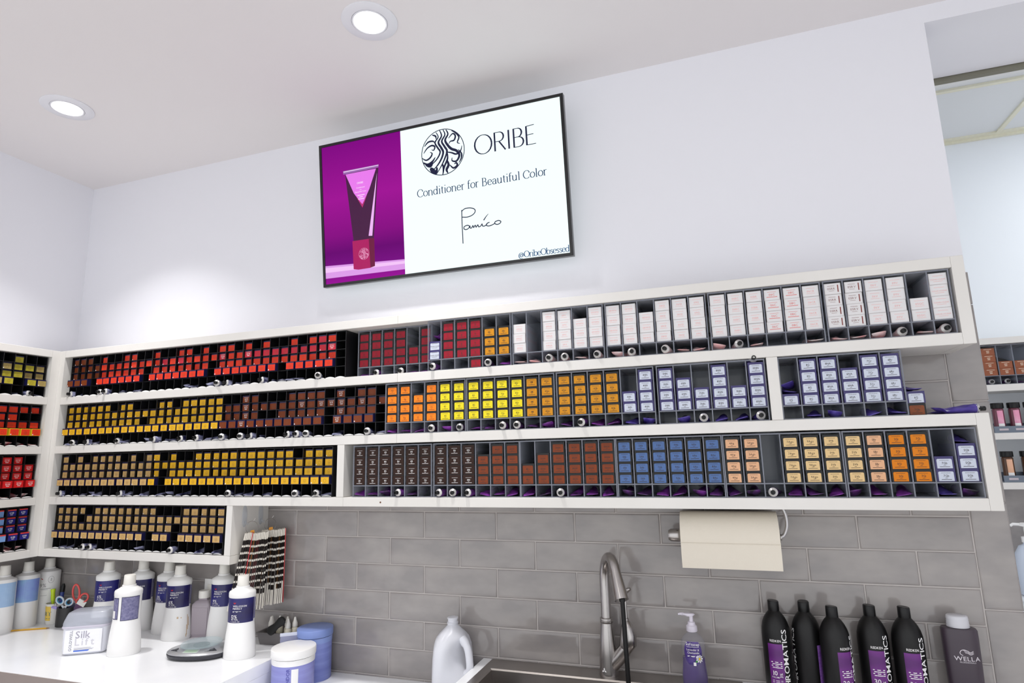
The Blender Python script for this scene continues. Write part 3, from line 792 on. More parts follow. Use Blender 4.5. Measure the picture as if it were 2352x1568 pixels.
# left wall racks (columns counted from the corner)
LR = [(0.537, ['..o...', 'kookkk', 'kkookk', 'ko.okk'], 'top shelf', [(0, 3), (1, 0)]), (0.305, ['rrrrrr', '..rrrr', 'rrrrrr', 'ssssss'], 'second shelf', [(0, 3), (2, 4)]),
      (0.071, ['.RRRRR', 'RRRRRR', 'RRRRRR', 'RRRRRR'], 'third shelf', [(0, 4), (2, 3)]), (-0.162, ['nnLLLL', 'nnLLLL', 'nnLLLL', 'nnLLLL'], 'bottom shelf', [(0, 4), (1, 2)])]
for zb, rows, shelf, tubes in LR:
    y0 = -0.268 - 5 * BP
    black_rack((XFL - 0.020, y0, zb + 0.0006), PI / 2, 5, 'black plastic carton rack on the left wall, %s' % shelf, dp=0.170)
    for r, row in enumerate(rows):
        for k, ch in enumerate(row[:5]):
            if ch == '.': continue
            dx = -0.028 - random.uniform(0, 0.006) if r < 3 else -0.005
            small_carton((XFL + dx, -0.268 - (k + 0.5) * BP + random.uniform(-1, 1) * 0.0015, zb + 0.0007 + BZ[r]), PI / 2 + random.uniform(-0.02, 0.02), ch,
                         '%s carton, %s tier, %s column from corner, left wall rack, %s' % (BCOL[ch][0], TIER[r].replace(' down', ''), ordw(k), shelf), '%s cartons on the left wall' % BCOL[ch][0])
    for k, v in tubes:
        colour_tube((XFL - 0.018, -0.268 - (k + 0.5) * BP, zb + 0.002), v, 'white and red' if zb < 0.5 else 'navy', '%s tube in tray under %s column from corner, left wall, %s' % ('flattened' if v > 1 else 'capped', ordw(k), shelf), 'tubes on the left wall racks', (0, 0.1, PI / 2 + 0.3))

# ================================================================== wall screen
tv = thing('wall_screen', 'black framed flat screen on the wall showing a pink conditioner tube', 'television', (0.413, -0.115, 1.2935), rot=(0.1054, 0, 0))
BZL = mat('screen_bezel', (16, 16, 18), 0.25)
TW, TH, SWd, SHt = 0.5718, 0.32675, 0.5585, 0.3145
b = MB()
def FR(hw, hh, y): return [(-hw, y, -hh), (hw, y, -hh), (hw, y, hh), (-hw, y, hh)]
b.loft([FR(TW, TH, 0.026), FR(TW, TH, 0.001), FR(TW - 0.001, TH - 0.001, 0), FR(SWd, SHt, 0), FR(SWd, SHt, 0.004)], 0, False, False)
b.build('bezel', BZL, tv)
MB().box(-TW + 0.06, TW - 0.06, 0.026, 0.058, -TH + 0.05, TH - 0.05).build('back_housing', BLACKM, tv)
MB().box(-0.18, 0.18, 0.058, 0.075, -0.12, 0.16).build('wall_mount', BLACKM, tv)
MB().box(-SWd, SWd, 0.0035, 0.0045, -SHt, SHt).build('screen_panel', glow('screen_white', (240, 255, 255), 1.0), tv)
def pic(nm, pts, col, lay, s=1.0):
    y = 0.0034 - lay * 0.0003
    MB().face([(x, y, z) for x, z in pts]).build(nm, glow('screen_' + nm, col, s), tv)
# magenta photo panel: screen content with its own vertical blend
mg = bpy.data.materials.new('screen_magenta_photo'); mg.use_nodes = True
nt = mg.node_tree; nt.nodes.clear()
out = nt.nodes.new('ShaderNodeOutputMaterial'); em = nt.nodes.new('ShaderNodeEmission'); tc = nt.nodes.new('ShaderNodeTexCoord')
sp = nt.nodes.new('ShaderNodeSeparateXYZ'); mr = nt.nodes.new('ShaderNodeMapRange'); rp = nt.nodes.new('ShaderNodeValToRGB')
mr.inputs[1].default_value = -SHt; mr.inputs[2].default_value = SHt
nt.links.new(tc.outputs['Object'], sp.inputs[0]); nt.links.new(sp.outputs[2], mr.inputs[0]); nt.links.new(mr.outputs[0], rp.inputs[0]); nt.links.new(rp.outputs[0], em.inputs[0]); nt.links.new(em.outputs[0], out.inputs[0])
els = rp.color_ramp.elements
els[0].position = 0.0; els[0].color = rgb(150, 24, 148); els[1].position = 1.0; els[1].color = rgb(126, 14, 128)
for pos, cl_ in ((0.10, (118, 22, 128)), (0.22, (104, 16, 112)), (0.34, (132, 20, 128)), (0.6, (156, 24, 146))):
    e_ = els.new(pos); e_.color = rgb(*cl_)
MB().face([(-SWd, 0.0032, -SHt), (-0.161, 0.0032, -SHt), (-0.155, 0.0032, SHt), (-SWd, 0.0032, SHt)]).build('photo_background', mg, tv)
pic('ledge', [(-SWd, -0.288), (-0.161, -0.292), (-0.160, -0.249), (-SWd, -0.231)], (214, 150, 226), 2)
pic('ledge_edge', [(-SWd, -0.262), (-0.161, -0.268), (-0.1605, -0.256), (-SWd, -0.240)], (236, 190, 240), 3)
pic('pictured_tube', [(-0.439, 0.172), (-0.408, -0.136), (-0.306, -0.139), (-0.269, 0.172)], (66, 16, 62), 4)
pic('tube_pink_face', [(-0.437, 0.170), (-0.398, 0.078), (-0.3564, 0.020), (-0.318, 0.085), (-0.281, 0.170)], (226, 118, 230), 5)
pic('tube_rose_tip', [(-0.385, 0.058), (-0.3564, 0.006), (-0.330, 0.060), (-0.3564, 0.022)], (176, 40, 110), 6)
pic('tube_highlight', [(-0.331, -0.124), (-0.3125, -0.126), (-0.277, 0.150), (-0.2936, 0.068)], (232, 176, 238), 6)
pic('tube_crimp', [(-0.4482, 0.1716), (-0.2689, 0.1734), (-0.267, 0.1863), (-0.4489, 0.1871)], (150, 100, 170), 5)
pic('tube_crimp_shine', [(-0.446, 0.180), (-0.269, 0.181), (-0.268, 0.1845), (-0.447, 0.1845)], (226, 196, 232), 6)
pic('pictured_cap', [(-0.4141, -0.1366), (-0.3035, -0.137), (-0.3052, -0.2604), (-0.330, -0.266), (-0.388, -0.267), (-0.4127, -0.262)], (168, 14, 92), 5)
pic('cap_shade', [(-0.331, -0.138), (-0.3035, -0.137), (-0.3052, -0.2604), (-0.328, -0.265)], (104, 8, 58), 6)
def flat(nm, fn_build, col, lay, s=1.0):
    y = 0.0034 - lay * 0.0003
    m_ = MB(); fn_build(m_, lambda x, z: (x, y, z)); m_.build(nm, glow('screen_' + nm, col, s), tv)
INKS = (24, 26, 58)
# --- round emblem of flowing locks
LOCKS = [([(-.28, .93), (-.18, .7), (-.34, .48), (-.22, .22), (-.12, .02), (-.28, -.25), (-.55, -.45), (-.8, -.5)], .05), ([(-.1, .98), (-.02, .72), (-.18, .46), (-.06, .2), (.02, -.02), (-.1, -.32), (-.34, -.6), (-.6, -.76)], .065),
 ([(.06, .98), (.14, .74), (-.02, .48), (.1, .22), (.2, 0), (.08, -.3), (-.1, -.6), (-.34, -.92)], .06), ([(.2, .95), (.28, .74), (.14, .5), (.26, .24), (.42, .06), (.64, -.06), (.76, -.28), (.62, -.5), (.42, -.46), (.42, -.32)], .075),
 ([(.22, -.08), (.2, -.35), (.06, -.62), (-.06, -.98)], .06), ([(-.62, -.6), (-.5, -.74), (-.34, -.9)], .13), ([(-.5, -.36), (-.62, -.5), (-.84, -.42)], .10),
 ([(.14, -.02), (.4, -.1), (.62, -.2), (.82, -.1), (.9, .12)], .05), ([(.3, .55), (.5, .72), (.62, .6), (.55, .42), (.38, .4), (.3, .3)], .05), ([(.45, .86), (.62, .74), (.78, .52), (.7, .3), (.82, .22)], .045),
 ([(-.9, .1), (-.72, .3), (-.5, .38), (-.36, .3), (-.42, .16), (-.52, .2)], .05), ([(-.85, .4), (-.66, .56), (-.44, .56), (-.34, .46)], .05), ([(-.98, -.1), (-.8, -.22), (-.6, -.14), (-.5, .02), (-.6, .1)], .05),
 ([(-.94, -.3), (-.74, -.42), (-.52, -.34), (-.36, -.16)], .07), ([(.16, -.35), (.24, -.6), (.14, -.8), (.2, -.96)], .08), ([(.3, -.62), (.46, -.78), (.64, -.7), (.6, -.58), (.5, -.62)], .06),
 ([(-.05, -.5), (0, -.7), (-.04, -.98)], .06), ([(-.3, -.62), (-.34, -.8), (-.42, -.9)], .08), ([(.72, -.02), (.86, -.22), (.84, -.42), (.72, -.6)], .05), ([(-.46, .84), (-.3, .76), (-.28, .62)], .05)]
def emblem(m_, fn, cx, cz, r, wk=1.0):
    m_.stroke(arc(cx, cz, r, r, 0, 352.5, 47), r * 0.035, fn, closed=True)
    for pts, w in LOCKS:
        q = spl(pts, 6); n = len(q)
        ws = [max(0.015, w * math.sin(PI * (0.12 + 0.8 * k / (n - 1)))) * r * wk for k in range(n)]
        m_.stroke([(cx + x * r, cz + z * r) for x, z in q], ws, fn)
flat('emblem', lambda m_, f: emblem(m_, f, 0.0415, 0.1845, 0.0985, 1.55), INKS, 2)
flat('cap_emblem', lambda m_, f: emblem(m_, f, -0.3579, -0.2000, 0.0255, 1.5), (226, 150, 190), 7)
# --- pen-drawn letters with thick uprights and thin hairlines (unit = x-height)
def el(cx, cz, rx, rz, a0=0, a1=360, n=20): return arc(cx, cz, rx, rz, a0, a1, n)
PEN = {
 'C': (1.30, [el(.72, .72, .62, .74, 42, 318)] + [[(1.18, 1.22), (1.2, .98)]]), 'o': (1.0, [el(.5, .5, .42, .5)]),
 'n': (1.12, [[(.2, 0), (.2, 1)], el(.55, .62, .33, .38, 150, 0, 10) + [(.88, 0)], [(.05, 0), (.36, 0)], [(.72, 0), (1.04, 0)], [(.06, .94), (.2, 1)]]),
 'd': (1.08, [el(.46, .5, .38, .5), [(.84, 0), (.84, 1.55)], [(.68, 1.5), (.84, 1.55)], [(.84, .02), (.98, .02)]]),
 'i': (.52, [[(.26, 0), (.26, 1)], [(.1, 0), (.42, 0)], [(.12, .95), (.26, 1)], [(.24, 1.38), (.24, 1.5)], [(.28, 1.38), (.28, 1.5)]]),
 't': (.64, [[(.28, 1.3), (.28, .2)] + el(.45, .2, .17, .2, 180, 290, 6), [(.06, 1), (.56, 1)]]), 'e': (.92, [[(.1, .55), (.82, .55)] + el(.46, .5, .37, .5, 8, 320, 18)]),
 'r': (.74, [[(.2, 0), (.2, 1)], [(.05, 0), (.38, 0)], [(.06, .94), (.2, 1)], el(.5, .62, .3, .38, 150, 60, 6)]), 'f': (.62, [[(.25, 0), (.25, 1.2)] + el(.47, 1.2, .22, .35, 180, 50, 8), [(.05, 1), (.52, 1)], [(.08, 0), (.44, 0)]]),
 'B': (1.18, [[(.25, 0), (.25, 1.48)], [(.08, 1.48), (.55, 1.48)] + el(.55, 1.13, .33, .35, 90, -90, 8) + [(.25, .78)], [(.5, .78)] + el(.6, .39, .4, .39, 90, -90, 8) + [(.08, 0)]]),
 'a': (.92, [el(.42, .66, .3, .34, 160, 0, 8) + [(.72, .12), (.88, .02)], el(.4, .28, .3, .28, 60, 300, 12) + [(.72, .3)], [(.72, .58), (.5, .56)]]), 'u': (1.12, [[(.2, 1), (.2, .4)] + el(.5, .36, .3, .36, 180, 340, 8), [(.86, 1), (.86, .02), (1.0, .02)], [(.05, .96), (.2, 1)], [(.7, .96), (.86, 1)]]),
 'l': (.52, [[(.26, 0), (.26, 1.55)], [(.1, 0), (.42, 0)], [(.12, 1.5), (.26, 1.55)]]), 'b': (1.08, [[(.2, 0), (.2, 1.55)], [(.05, 1.5), (.2, 1.55)], el(.58, .5, .38, .5)]),
 's': (.8, [spl([(.66, .82), (.42, .99), (.16, .8), (.4, .54), (.66, .28), (.42, .01), (.12, .18)], 5)]), 'O': (1.44, [el(.72, .74, .62, .75)]),
 '@': (1.5, [el(.74, .5, .28, .36), [(1.0, .9), (.98, .3)] + el(.74, .45, .62, .72, -10, 300, 22)]), ' ': (.5, []),
 'Ø': (1.55, [el(.72, .74, .7, .76)]), 'R': (1.0, [[(.12, 0), (.12, 1.48)], [(.12, 1.46), (.5, 1.46)] + el(.5, 1.1, .34, .36, 90, -90, 8) + [(.12, .74)], [(.46, .74), (.96, 0)]]),
 'I': (.5, [[(.25, 0), (.25, 1.48)]]), 'D': (1.0, [[(.15, 0), (.15, 1.48)], [(.15, 1.46), (.48, 1.46)] + el(.48, 1.12, .3, .34, 90, -90, 8) + [(.15, .78)], [(.46, .78)] + el(.52, .4, .38, .38, 90, -90, 8) + [(.15, .02)]]),
 'E': (.95, [[(.15, 0), (.15, 1.48)], [(.15, 1.46), (.78, 1.5)], [(.15, .78), (.7, .8)], [(.15, .02), (.86, .02)]])}
def pen(m_, f, t, x, z, unit, thin, thick, end=None):
    w = sum(PEN[c][0] for c in t); tr = 0 if end is None else ((end - x) - w * unit) / len(t)
    for c in t:
        a_, st = PEN[c]
        for s_ in st:
            m_.stroke([(x + p[0] * unit, z + p[1] * unit) for p in s_], 0, f, contrast=(thin * unit, thick * unit))
        x += a_ * unit + tr
flat('brand_lettering', lambda m_, f: pen(m_, f, 'ØRIDE', 0.186, 0.1435, 0.0535, .055, .135, 0.455), INKS, 2)
flat('title_lettering', lambda m_, f: pen(m_, f, 'Conditioner for Beautiful Color', -0.0875, 0.0085, 0.0222, .085, .185, 0.488), (44, 62, 96), 2)
flat('handle_lettering', lambda m_, f: pen(m_, f, '@OribeObsessed', 0.348, -0.3085, 0.0165, .10, .22, 0.5565), (70, 96, 132), 2)
SIG = [[(.1141, -.0766), (.1125, -.150), (.1122, -.218)], [(.1125, -.083), (.128, -.0735), (.152, -.0735), (.171, -.082), (.1727, -.094), (.160, -.105), (.138, -.110), (.115, -.107)],
       [(.146, -.150), (.136, -.1445), (.122, -.148), (.1195, -.156), (.127, -.1615), (.139, -.1585), (.1475, -.149), (.147, -.157), (.154, -.158), (.160, -.149), (.163, -.158), (.1705, -.149), (.174, -.158), (.182, -.149), (.185, -.158), (.194, -.156), (.2005, -.148), (.2025, -.157), (.2125, -.158), (.224, -.150)],
       [(.2335, -.146), (.223, -.149), (.2195, -.157), (.230, -.161), (.246, -.158), (.258, -.153)], [(.272, -.144), (.259, -.147), (.256, -.154), (.266, -.160), (.279, -.156), (.282, -.149), (.272, -.144)]]
def sig(m_, f):
    for s_ in SIG: m_.stroke(spl(s_, 6), 0.0039, f)
    m_.stroke(spl([(.2305, -.1105), (.220, -.120), (.2085, -.134)], 5), [0.0015 + 0.0035 * k / 10 for k in range(11)], f)
flat('signature', sig, INKS, 2)
def tubetxt(m_, f):
    m_.text('ORIBE', 0.012, -0.3640, 0.116, f); 
    for i, (t_, w) in enumerate((('Conditioner', .0085), ('for', .0075), ('Beautiful Color', .0085))): m_.text(t_, w, -0.3615, 0.0960 - i * 0.0095, f)
    for i, w in enumerate((.036, .018, .030)): m_.bar(-0.361 - w / 2, -0.361 + w / 2, 0.064 - i * 0.0085, 0.003, f)
flat('pictured_text', tubetxt, (250, 226, 250), 7)

# ================================================================== bottles and tools on the left worktop
LABN = mat('navy_bottle_label', (27, 20, 72), 0.3, noise=(9, (34, 34, 112), (0.5, 0.5, 1.4), 1)); LABG = mat('lilac_grey_label', (128, 126, 160), 0.45, noise=(120, (98, 96, 136), (1, 1, 1)))
LABB = mat('sky_blue_label', (152, 184, 222), 0.4, noise=(14, (168, 196, 228), (1, 1, 1))); LABV = mat('blue_violet_label', (142, 180, 222), 0.4, noise=(12, (128, 138, 218), (1, 1, 1)))
REDLOGO = mat('red_logo', (176, 30, 44), 0.5)
DPROF = [(0.0, .058), (.004, .0605), (.03, .0595), (.08, .0555), (.125, .0500), (.132, .0495), (.222, .0500), (.224, .0510), (.238, .0512), (.243, .0490), (.250, .036), (.254, .0300), (.2545, .0262), (.262, .0255), (.2625, .0235)]
def dhw(z):
    for (z0, r0), (z1, r1) in zip(DPROF, DPROF[1:]):
        if z0 <= z <= z1: return r0 + (r1 - r0) * (z - z0) / max(z1 - z0, 1e-6)
    return .05
SQ = 0.80
def band(b, z0, z1, a0, a1, off, n=18, m=0, hw=dhw, sq=SQ, nz=2):
    """label patch on an oval bottle; angles in degrees, 270 faces the front"""
    for j in range(nz):
        za = z0 + (z1 - z0) * j / nz; zb = z0 + (z1 - z0) * (j + 1) / nz
        for k in range(n):
            q = []
            for z, t in ((za, k), (za, k + 1), (zb, k + 1), (zb, k)):
                a_ = math.radians(a0 + (a1 - a0) * t / n); r = hw(z) + off
                q.append((r * math.cos(a_), (r * sq + off * (1 - sq)) * math.sin(a_), z))
            b.face(q, m)
def wrap(off, hw=dhw, sq=SQ, turn=0.0):
    def f(x, z):
        r = hw(z) + off; a_ = x / r - PI / 2 + turn
        return (r * math.cos(a_), (r * sq + off * (1 - sq)) * math.sin(a_), z)
    return f
def developer(x, y, rz, label, kind='front', pct='6%', vol='20 VOL', s=1.0):
    t = thing('developer_bottle', label, 'bottle', (x, y, LT), rz, 'white developer bottles'); t.scale = (s, s, s)
    MB().lathe([(r, z) for z, r in DPROF], 32, sy=SQ).build('bottle_body', WPL, t, 40)
    cp = MB(); cp.loft([ring(0, 0, z, r, r * .95, 24) if z < .29 else [(px, py, z - 0.0006 * px / r) for px, py, _ in ring(0, 0, z, r, r * .95, 24)] for r, z in ((.0215, .2625), (.0222, .264), (.0208, .2970), (.0196, .2995))])
    cp.build('flip_cap', WPLY, t, 40)
    if kind == 'front':
        b = MB(); band(b, .132, .221, 188, 352, .0006); b.build('front_label', LABN, t, 40)
        pr = MB(); f = wrap(.0011); xo = -0.018
        pr.text('WELLOXON', .0092, xo, .190, f, 'L'); pr.text('PERFECT', .0092, xo, .181, f, 'L')
        pr.bar(xo, xo + .034, .174, .0012, f); pr.bar(xo, xo + .020, .1715, .0012, f)
        pr.text(pct, .017, -0.024, .149, f, 'L'); pr.text(vol, .0085, -0.024, .1415, f, 'L'); pr.text('1 L 33.8 FL OZ', .0060, -0.026, .1345, f, 'L')
        lg = MB(); lg.stroke([(xo + .003 + q * .0012, .2035 + .0018 * math.sin(q * 1.1)) for q in range(9)], .0032, f)
        pr.build('label_print', INKW, t); lg.build('logo', REDLOGO, t)
        b2 = MB(); band(b2, .140, .218, 354, 400, .0006); b2.build('side_label', LABG, t, 40)
    else:
        b = MB(); band(b, .133, .219, 262, 338, .0006); b.build('back_label', LABG, t, 40)
        b = MB(); band(b, .138, .216, 214, 246, .0006); b.build('side_label', LABG, t, 40)
        b = MB(); band(b, .140, .168, 216, 232, .0011); b.build('barcode', INKW, t, 40)
        fr = MB()
        for (a0, a1, z0, z1) in ((261, 339, .1315, .1335), (261, 339, .2185, .2205), (260.5, 262.5, .1315, .2205), (337.5, 339.5, .1315, .2205), (213, 247, .1365, .1385), (213, 247, .2155, .2175), (212.5, 214.5, .1365, .2175), (245.5, 247.5, .1365, .2175)):
            band(fr, z0, z1, a0, a1, .0009, 8)
        fr.build('label_border', NAVY, t)
    return t
developer(-0.3695, -0.2405, 0.30, 'white developer bottle reading 12%, nearest to worktop edge beside scale', pct='12%', vol='40 VOL')
developer(-0.864, -0.330, 0.52, 'white developer bottle turned to its lilac back labels, in front', 'back')
developer(-1.262, -0.110, 0.42, 'white developer bottle behind the white powder tub', pct='6%')
developer(-1.118, -0.053, 0.25, 'white developer bottle at the wall behind the back-label bottle', pct='9%', vol='30 VOL')
developer(-0.958, -0.056, 0.12, 'white developer bottle at the wall, left of the stained one', pct='3%', vol='10 VOL')
st_ = developer(-0.826, -0.118, 0.35, 'stained white developer bottle left of the grey square bottle', pct='6%')
b = MB()
for z0, z1, a0, a1 in ((.088, .096, 290, 297), (.089, .093, 306, 311), (.040, .100, 338, 342), (.020, .060, 333, 337), (.055, .090, 343, 347), (.012, .024, 330, 334)): band(b, z0, z1, a0, a1, .0004, 4)
b.build('stain', mat('dye_stain', (206, 180, 150), .5), st_)
developer(-0.645, -0.054, 0.20, 'white developer bottle at the wall behind the scale', pct='9%', vol='30 VOL')
def pale_bottle(x, y, rz, label, lm, zl0, zl1, textual=False, s=0.97):
    t = thing('developer_bottle', label, 'bottle', (x, y, LT), rz, 'pale bottles by the left wall'); t.scale = (s * .945, s * .945, s)
    prof = [(0, .054), (.004, .0565), (.20, .0535), (.234, .0535), (.24, .051), (.247, .036), (.250, .030), (.2505, .027), (.258, .0265), (.2585, .0225)]
    hw = lambda z: next((r0 + (r1 - r0) * (z - z0) / max(z1 - z0, 1e-6) for (z0, r0), (z1, r1) in zip(prof, prof[1:]) if z0 <= z <= z1), .054)
    MB().lathe([(r, z) for z, r in prof], 32, sy=.84).build('bottle_body', WPL, t, 40)
    MB().lathe([(.0225, .2585), (.0235, .26), (.0215, .300), (.020, .302)], 20).build('flip_cap', WPLY, t, 40)
    if lm:
        b = MB(); band(b, zl0, zl1, 190, 350, .0006, hw=hw, sq=.84); b.build('front_label', lm, t, 40)
    if textual:
        p = MB(); f = wrap(.0009, hw, .84)
        p.text('9%', .024, -.012, .168, f); p.bar(-.022, .024, .160, .0018, f); p.bar(-.018, .012, .155, .0012, f); p.bar(-.02, .01, .128, .0012, f)
        p.stroke(arc(.022, .202, .013, .016, 0, 345, 23), .0012, f, closed=True); p.bar(.020, .0215, .202, .014, f); p.bar(.0235, .025, .202, .014, f)
        p.build('label_print', mat('grey_ink', (150, 148, 150), 0.6), t)
        q = MB(); q.stroke([(-.024 + k * .0015, .207 + .002 * math.sin(k)) for k in range(7)], .003, f); q.build('logo', REDLOGO, t)
    return t
pale_bottle(-1.725, -0.262, 0.75, 'white bottle with plain pale blue label at the picture edge', LABB, .118, .225)
pale_bottle(-1.727, -0.158, 0.75, 'white bottle with blue label fading to violet, between two bottles', LABV, .118, .222)
pale_bottle(-1.727, -0.060, 0.75, 'plain white bottle reading 9% in the tiled corner', None, 0, 0, True)

# grey square bottle
t = thing('square_bottle', 'grey square bottle with white screw cap behind the scale', 'bottle', (-0.749, -0.052, LT), 0.30)
GB = mat('grey_bottle_plastic', (164, 154, 162), 0.3); GLB = mat('grey_bottle_label', (112, 102, 112), 0.35, noise=(12, (150, 140, 150), (0.3, 1, 3)))
MB().loft([ring(0, 0, z, r, r * .78, 32, 7) for r, z in ((.040, 0), (.042, .004), (.042, .122), (.040, .134), (.030, .145), (.020, .149), (.020, .156))]).build('bottle_body', GB, t, 40)
MB().lathe([(.0235, .156), (.024, .158), (.024, .184), (.0225, .186)], 28).build('screw_cap', WPLY, t, 40)
MB().box(.0423, .0428, -.026, .026, .012, .120).build('side_label', GLB, t); MB().box(-.034, .034, -.0338, -.0332, .012, .120).build('front_label', GB, t)
b = MB(); b.box(.0429, .0432, -.024, .020, .105, .115); b.build('label_strip', mat('pale_strip', (190, 184, 192), .4), t)

# digital scale with glass plate
t = thing('digital_scale', 'silver oval digital scale with round glass plate', 'scale', (-0.540, -0.268, LT), 0.26)
SILP = mat('silver_plastic', (186, 187, 190), 0.28, metal=0.6)
MB().loft([ring(0, 0, z, a_, b_, 40, 2.3) for a_, b_, z in ((.108, .070, 0.002), (.118, .079, .006), (.121, .082, .016), (.119, .080, .020))]).build('dark_base', mat('charcoal_plastic', (46, 46, 54), 0.4), t, 40)
MB().loft([ring(0, 0, z, a_, b_, 40, 2.3) for a_, b_, z in ((.119, .080, .0200), (.120, .081, .023), (.114, .076, .0275), (.075, .055, .033), (.06, .045, .0335))]).build('top_shell', SILP, t, 40)
MB().lathe([(.030, .0325), (.030, .038), (.028, .0385)], 28, cy=.012).build('post', mat('grey_rubber', (120, 126, 130), .5), t, 40)
MB().lathe([(.0745, .0388), (.0755, .0400), (.0755, .0440), (.0745, .0452)], 48, cy=.012).build('glass_plate', glassy('green_tint_glass', (196, 218, 218), 0.22, 0.05), t, 40)
lc = MB().prism([(-.026, -.068, .0298), (.026, -.068, .0298), (.026, -.048, .0333), (-.026, -.048, .0333)], (0, 0, .0012)).build('display', mat('lcd_green', (166, 186, 164), .25), t)
MB().prism([(-.028, -.070, .0292), (.028, -.070, .0292), (.028, -.046, .0334), (-.028, -.046, .0334)], (0, 0, .0008)).build('display_frame', mat('pale_silver', (206, 208, 210), .3), t)
for sx_ in (-1, 1):
    pd = MB().prism([(sx_ * .052, -.058, .0287), (sx_ * .092, -.040, .0288), (sx_ * .072, -.022, .0325)][::sx_], (0, 0, .0016)).build('button_pad', mat('charcoal_plastic', (46, 46, 54), 0.4), t)
    MB().lathe([(.009, 0), (.009, .0016), (.007, .0024)], 16).build('button', mat('dark_button', (70, 72, 76), .35), pd, 40, loc=(sx_ * .072, -.038, .0315))

# white powder tub with clear hood
t = thing('powder_tub', 'white square tub reading Silk Lift with clear lid', 'tub', (-1.046, -0.340, LT), 0.56)
FROST = glassy('frosted_clear_plastic', (210, 214, 226), 0.5, 0.2)
MB().loft([ring(0, 0, z, a_, b_, 40, 6) for a_, b_, z in ((.070, .046, 0), (.077, .053, .005), (.080, .056, .02), (.082, .058, .095), (.0825, .0585, .106))]).build('tub_body', mat('frosted_white', (228, 229, 238), .35), t, 45)
MB().loft([ring(x, 0, z, a_, b_, 40, 6) for a_, b_, z, x in ((.085, .061, .106, 0), (.085, .061, .120, 0), (.083, .059, .128, 0), (.076, .052, .150, .001), (.072, .048, .157, .001), (.066, .042, .159, .001))]).build('clear_lid', FROST, t, 45)
MB().loft([ring(0, 0, z, a_, b_, 40, 6) for a_, b_, z in ((.0855, .0615, .101), (.087, .063, .104), (.087, .063, .108), (.0855, .0615, .110))], 0, False, False).build('lid_rim', mat('lilac_rim', (196, 192, 206), .35), t, 45)
f = lambda x, z: (x, -.0594, z)
MB().face([(-.066, -.0590, .010), (.066, -.0590, .010), (.066, -.0590, .096), (-.066, -.0590, .096)]).build('front_label', mat('white_label', (240, 240, 246), .4), t)
p_r = MB(); p_r.text('Silk', .038, -.030, .064, f, 'L'); p_r.build('silk_lettering', mat('grey_lilac_ink', (168, 164, 178), .5), t)
p_r = MB(); p_r.text('Lift', .038, -.030, .037, f, 'L', track=.004); p_r.build('lift_lettering', mat('pale_grey_ink', (204, 202, 210), .5), t)
p_r = MB(); p_r.text('GOLDWELL', .0140, -.0390, .0560, f, 'C', rot=PI / 2); p_r.bar(-.030, .030, .0275, .0010, f); p_r.bar(-.030, .040, .0240, .0010, f); p_r.bar(-.030, .036, .0207, .0010, f); p_r.build('label_print', mat('mid_grey_ink', (138, 136, 144), .5), t)
p_r = MB(); p_r.face([f(-.031, .0145), f(.020, .0145), f(.026, .0192), f(-.031, .0192)]); p_r.build('blue_bar', mat('royal_blue_ink', (62, 108, 214), .4), t)

# paper cup with highlighter, dark cup with scissors
t = thing('paper_cup', 'white cup with yellow side print in the corner', 'cup', (-1.640, -0.075, LT))
MB().lathe([(.031, 0), (.033, .002), (.037, .090), (.0385, .091), (.0385, .093), (.0355, .092), (.031, .008)], 32, c1=False).build('cup_wall', mat('white_card', (232, 230, 226), .5), t, 40)
hwc = lambda z: .033 + .004 * z / .09
b = MB(); band(b, .018, .082, 236, 300, .0005, hw=hwc, sq=1.0); b.build('yellow_print', mat('yellow_print', (238, 204, 90), .5), t, 40)
b = MB(); fc = wrap(.001, hwc, 1.0, 0.05)
b.text('ART', .026, -.006, .040, fc); b.bar(-.014, .014, .028, .003, fc); b.build('cup_lettering', mat('teal_ink', (60, 110, 120), .5), t)
t = thing('highlighter_pen', 'neon yellow highlighter pen standing in the white cup', 'pen', (-1.648, -0.075, LT + 0.009), rot=(0.03, -0.08, 0))
MB().lathe([(.0062, 0), (.0064, .09), (.0085, .092), (.0085, .10)], 16).build('barrel', mat('neon_yellow', (204, 230, 40), .35), t, 40)
MB().lathe([(.0088, .1), (.0092, .102), (.0085, .128), (.0105, .140), (.0100, .146)], 16).build('pen_cap', mat('neon_yellow', (204, 230, 40), .35), t, 40)
t = thing('marker_pen', 'dark blue marker pen behind the highlighter', 'pen', (-1.628, -0.062, LT + 0.009), rot=(-0.02, 0.04, 0))
MB().lathe([(.008, 0), (.009, .13)], 16).build('barrel', mat('blue_barrel', (44, 62, 130), .35), t, 40); MB().lathe([(.0095, .13), (.0095, .155), (.005, .168)], 16).build('pen_cap', BLACKC, t, 40)
t = thing('pen_cup', 'black cup holding scissors and sachets', 'cup', (-1.535, -0.090, LT))
MB().lathe([(.040, 0), (.042, .002), (.042, .084), (.040, .084), (.0395, .006)], 28, c1=False).build('cup_wall', mat('charcoal_cup', (40, 40, 42), .4), t, 40)
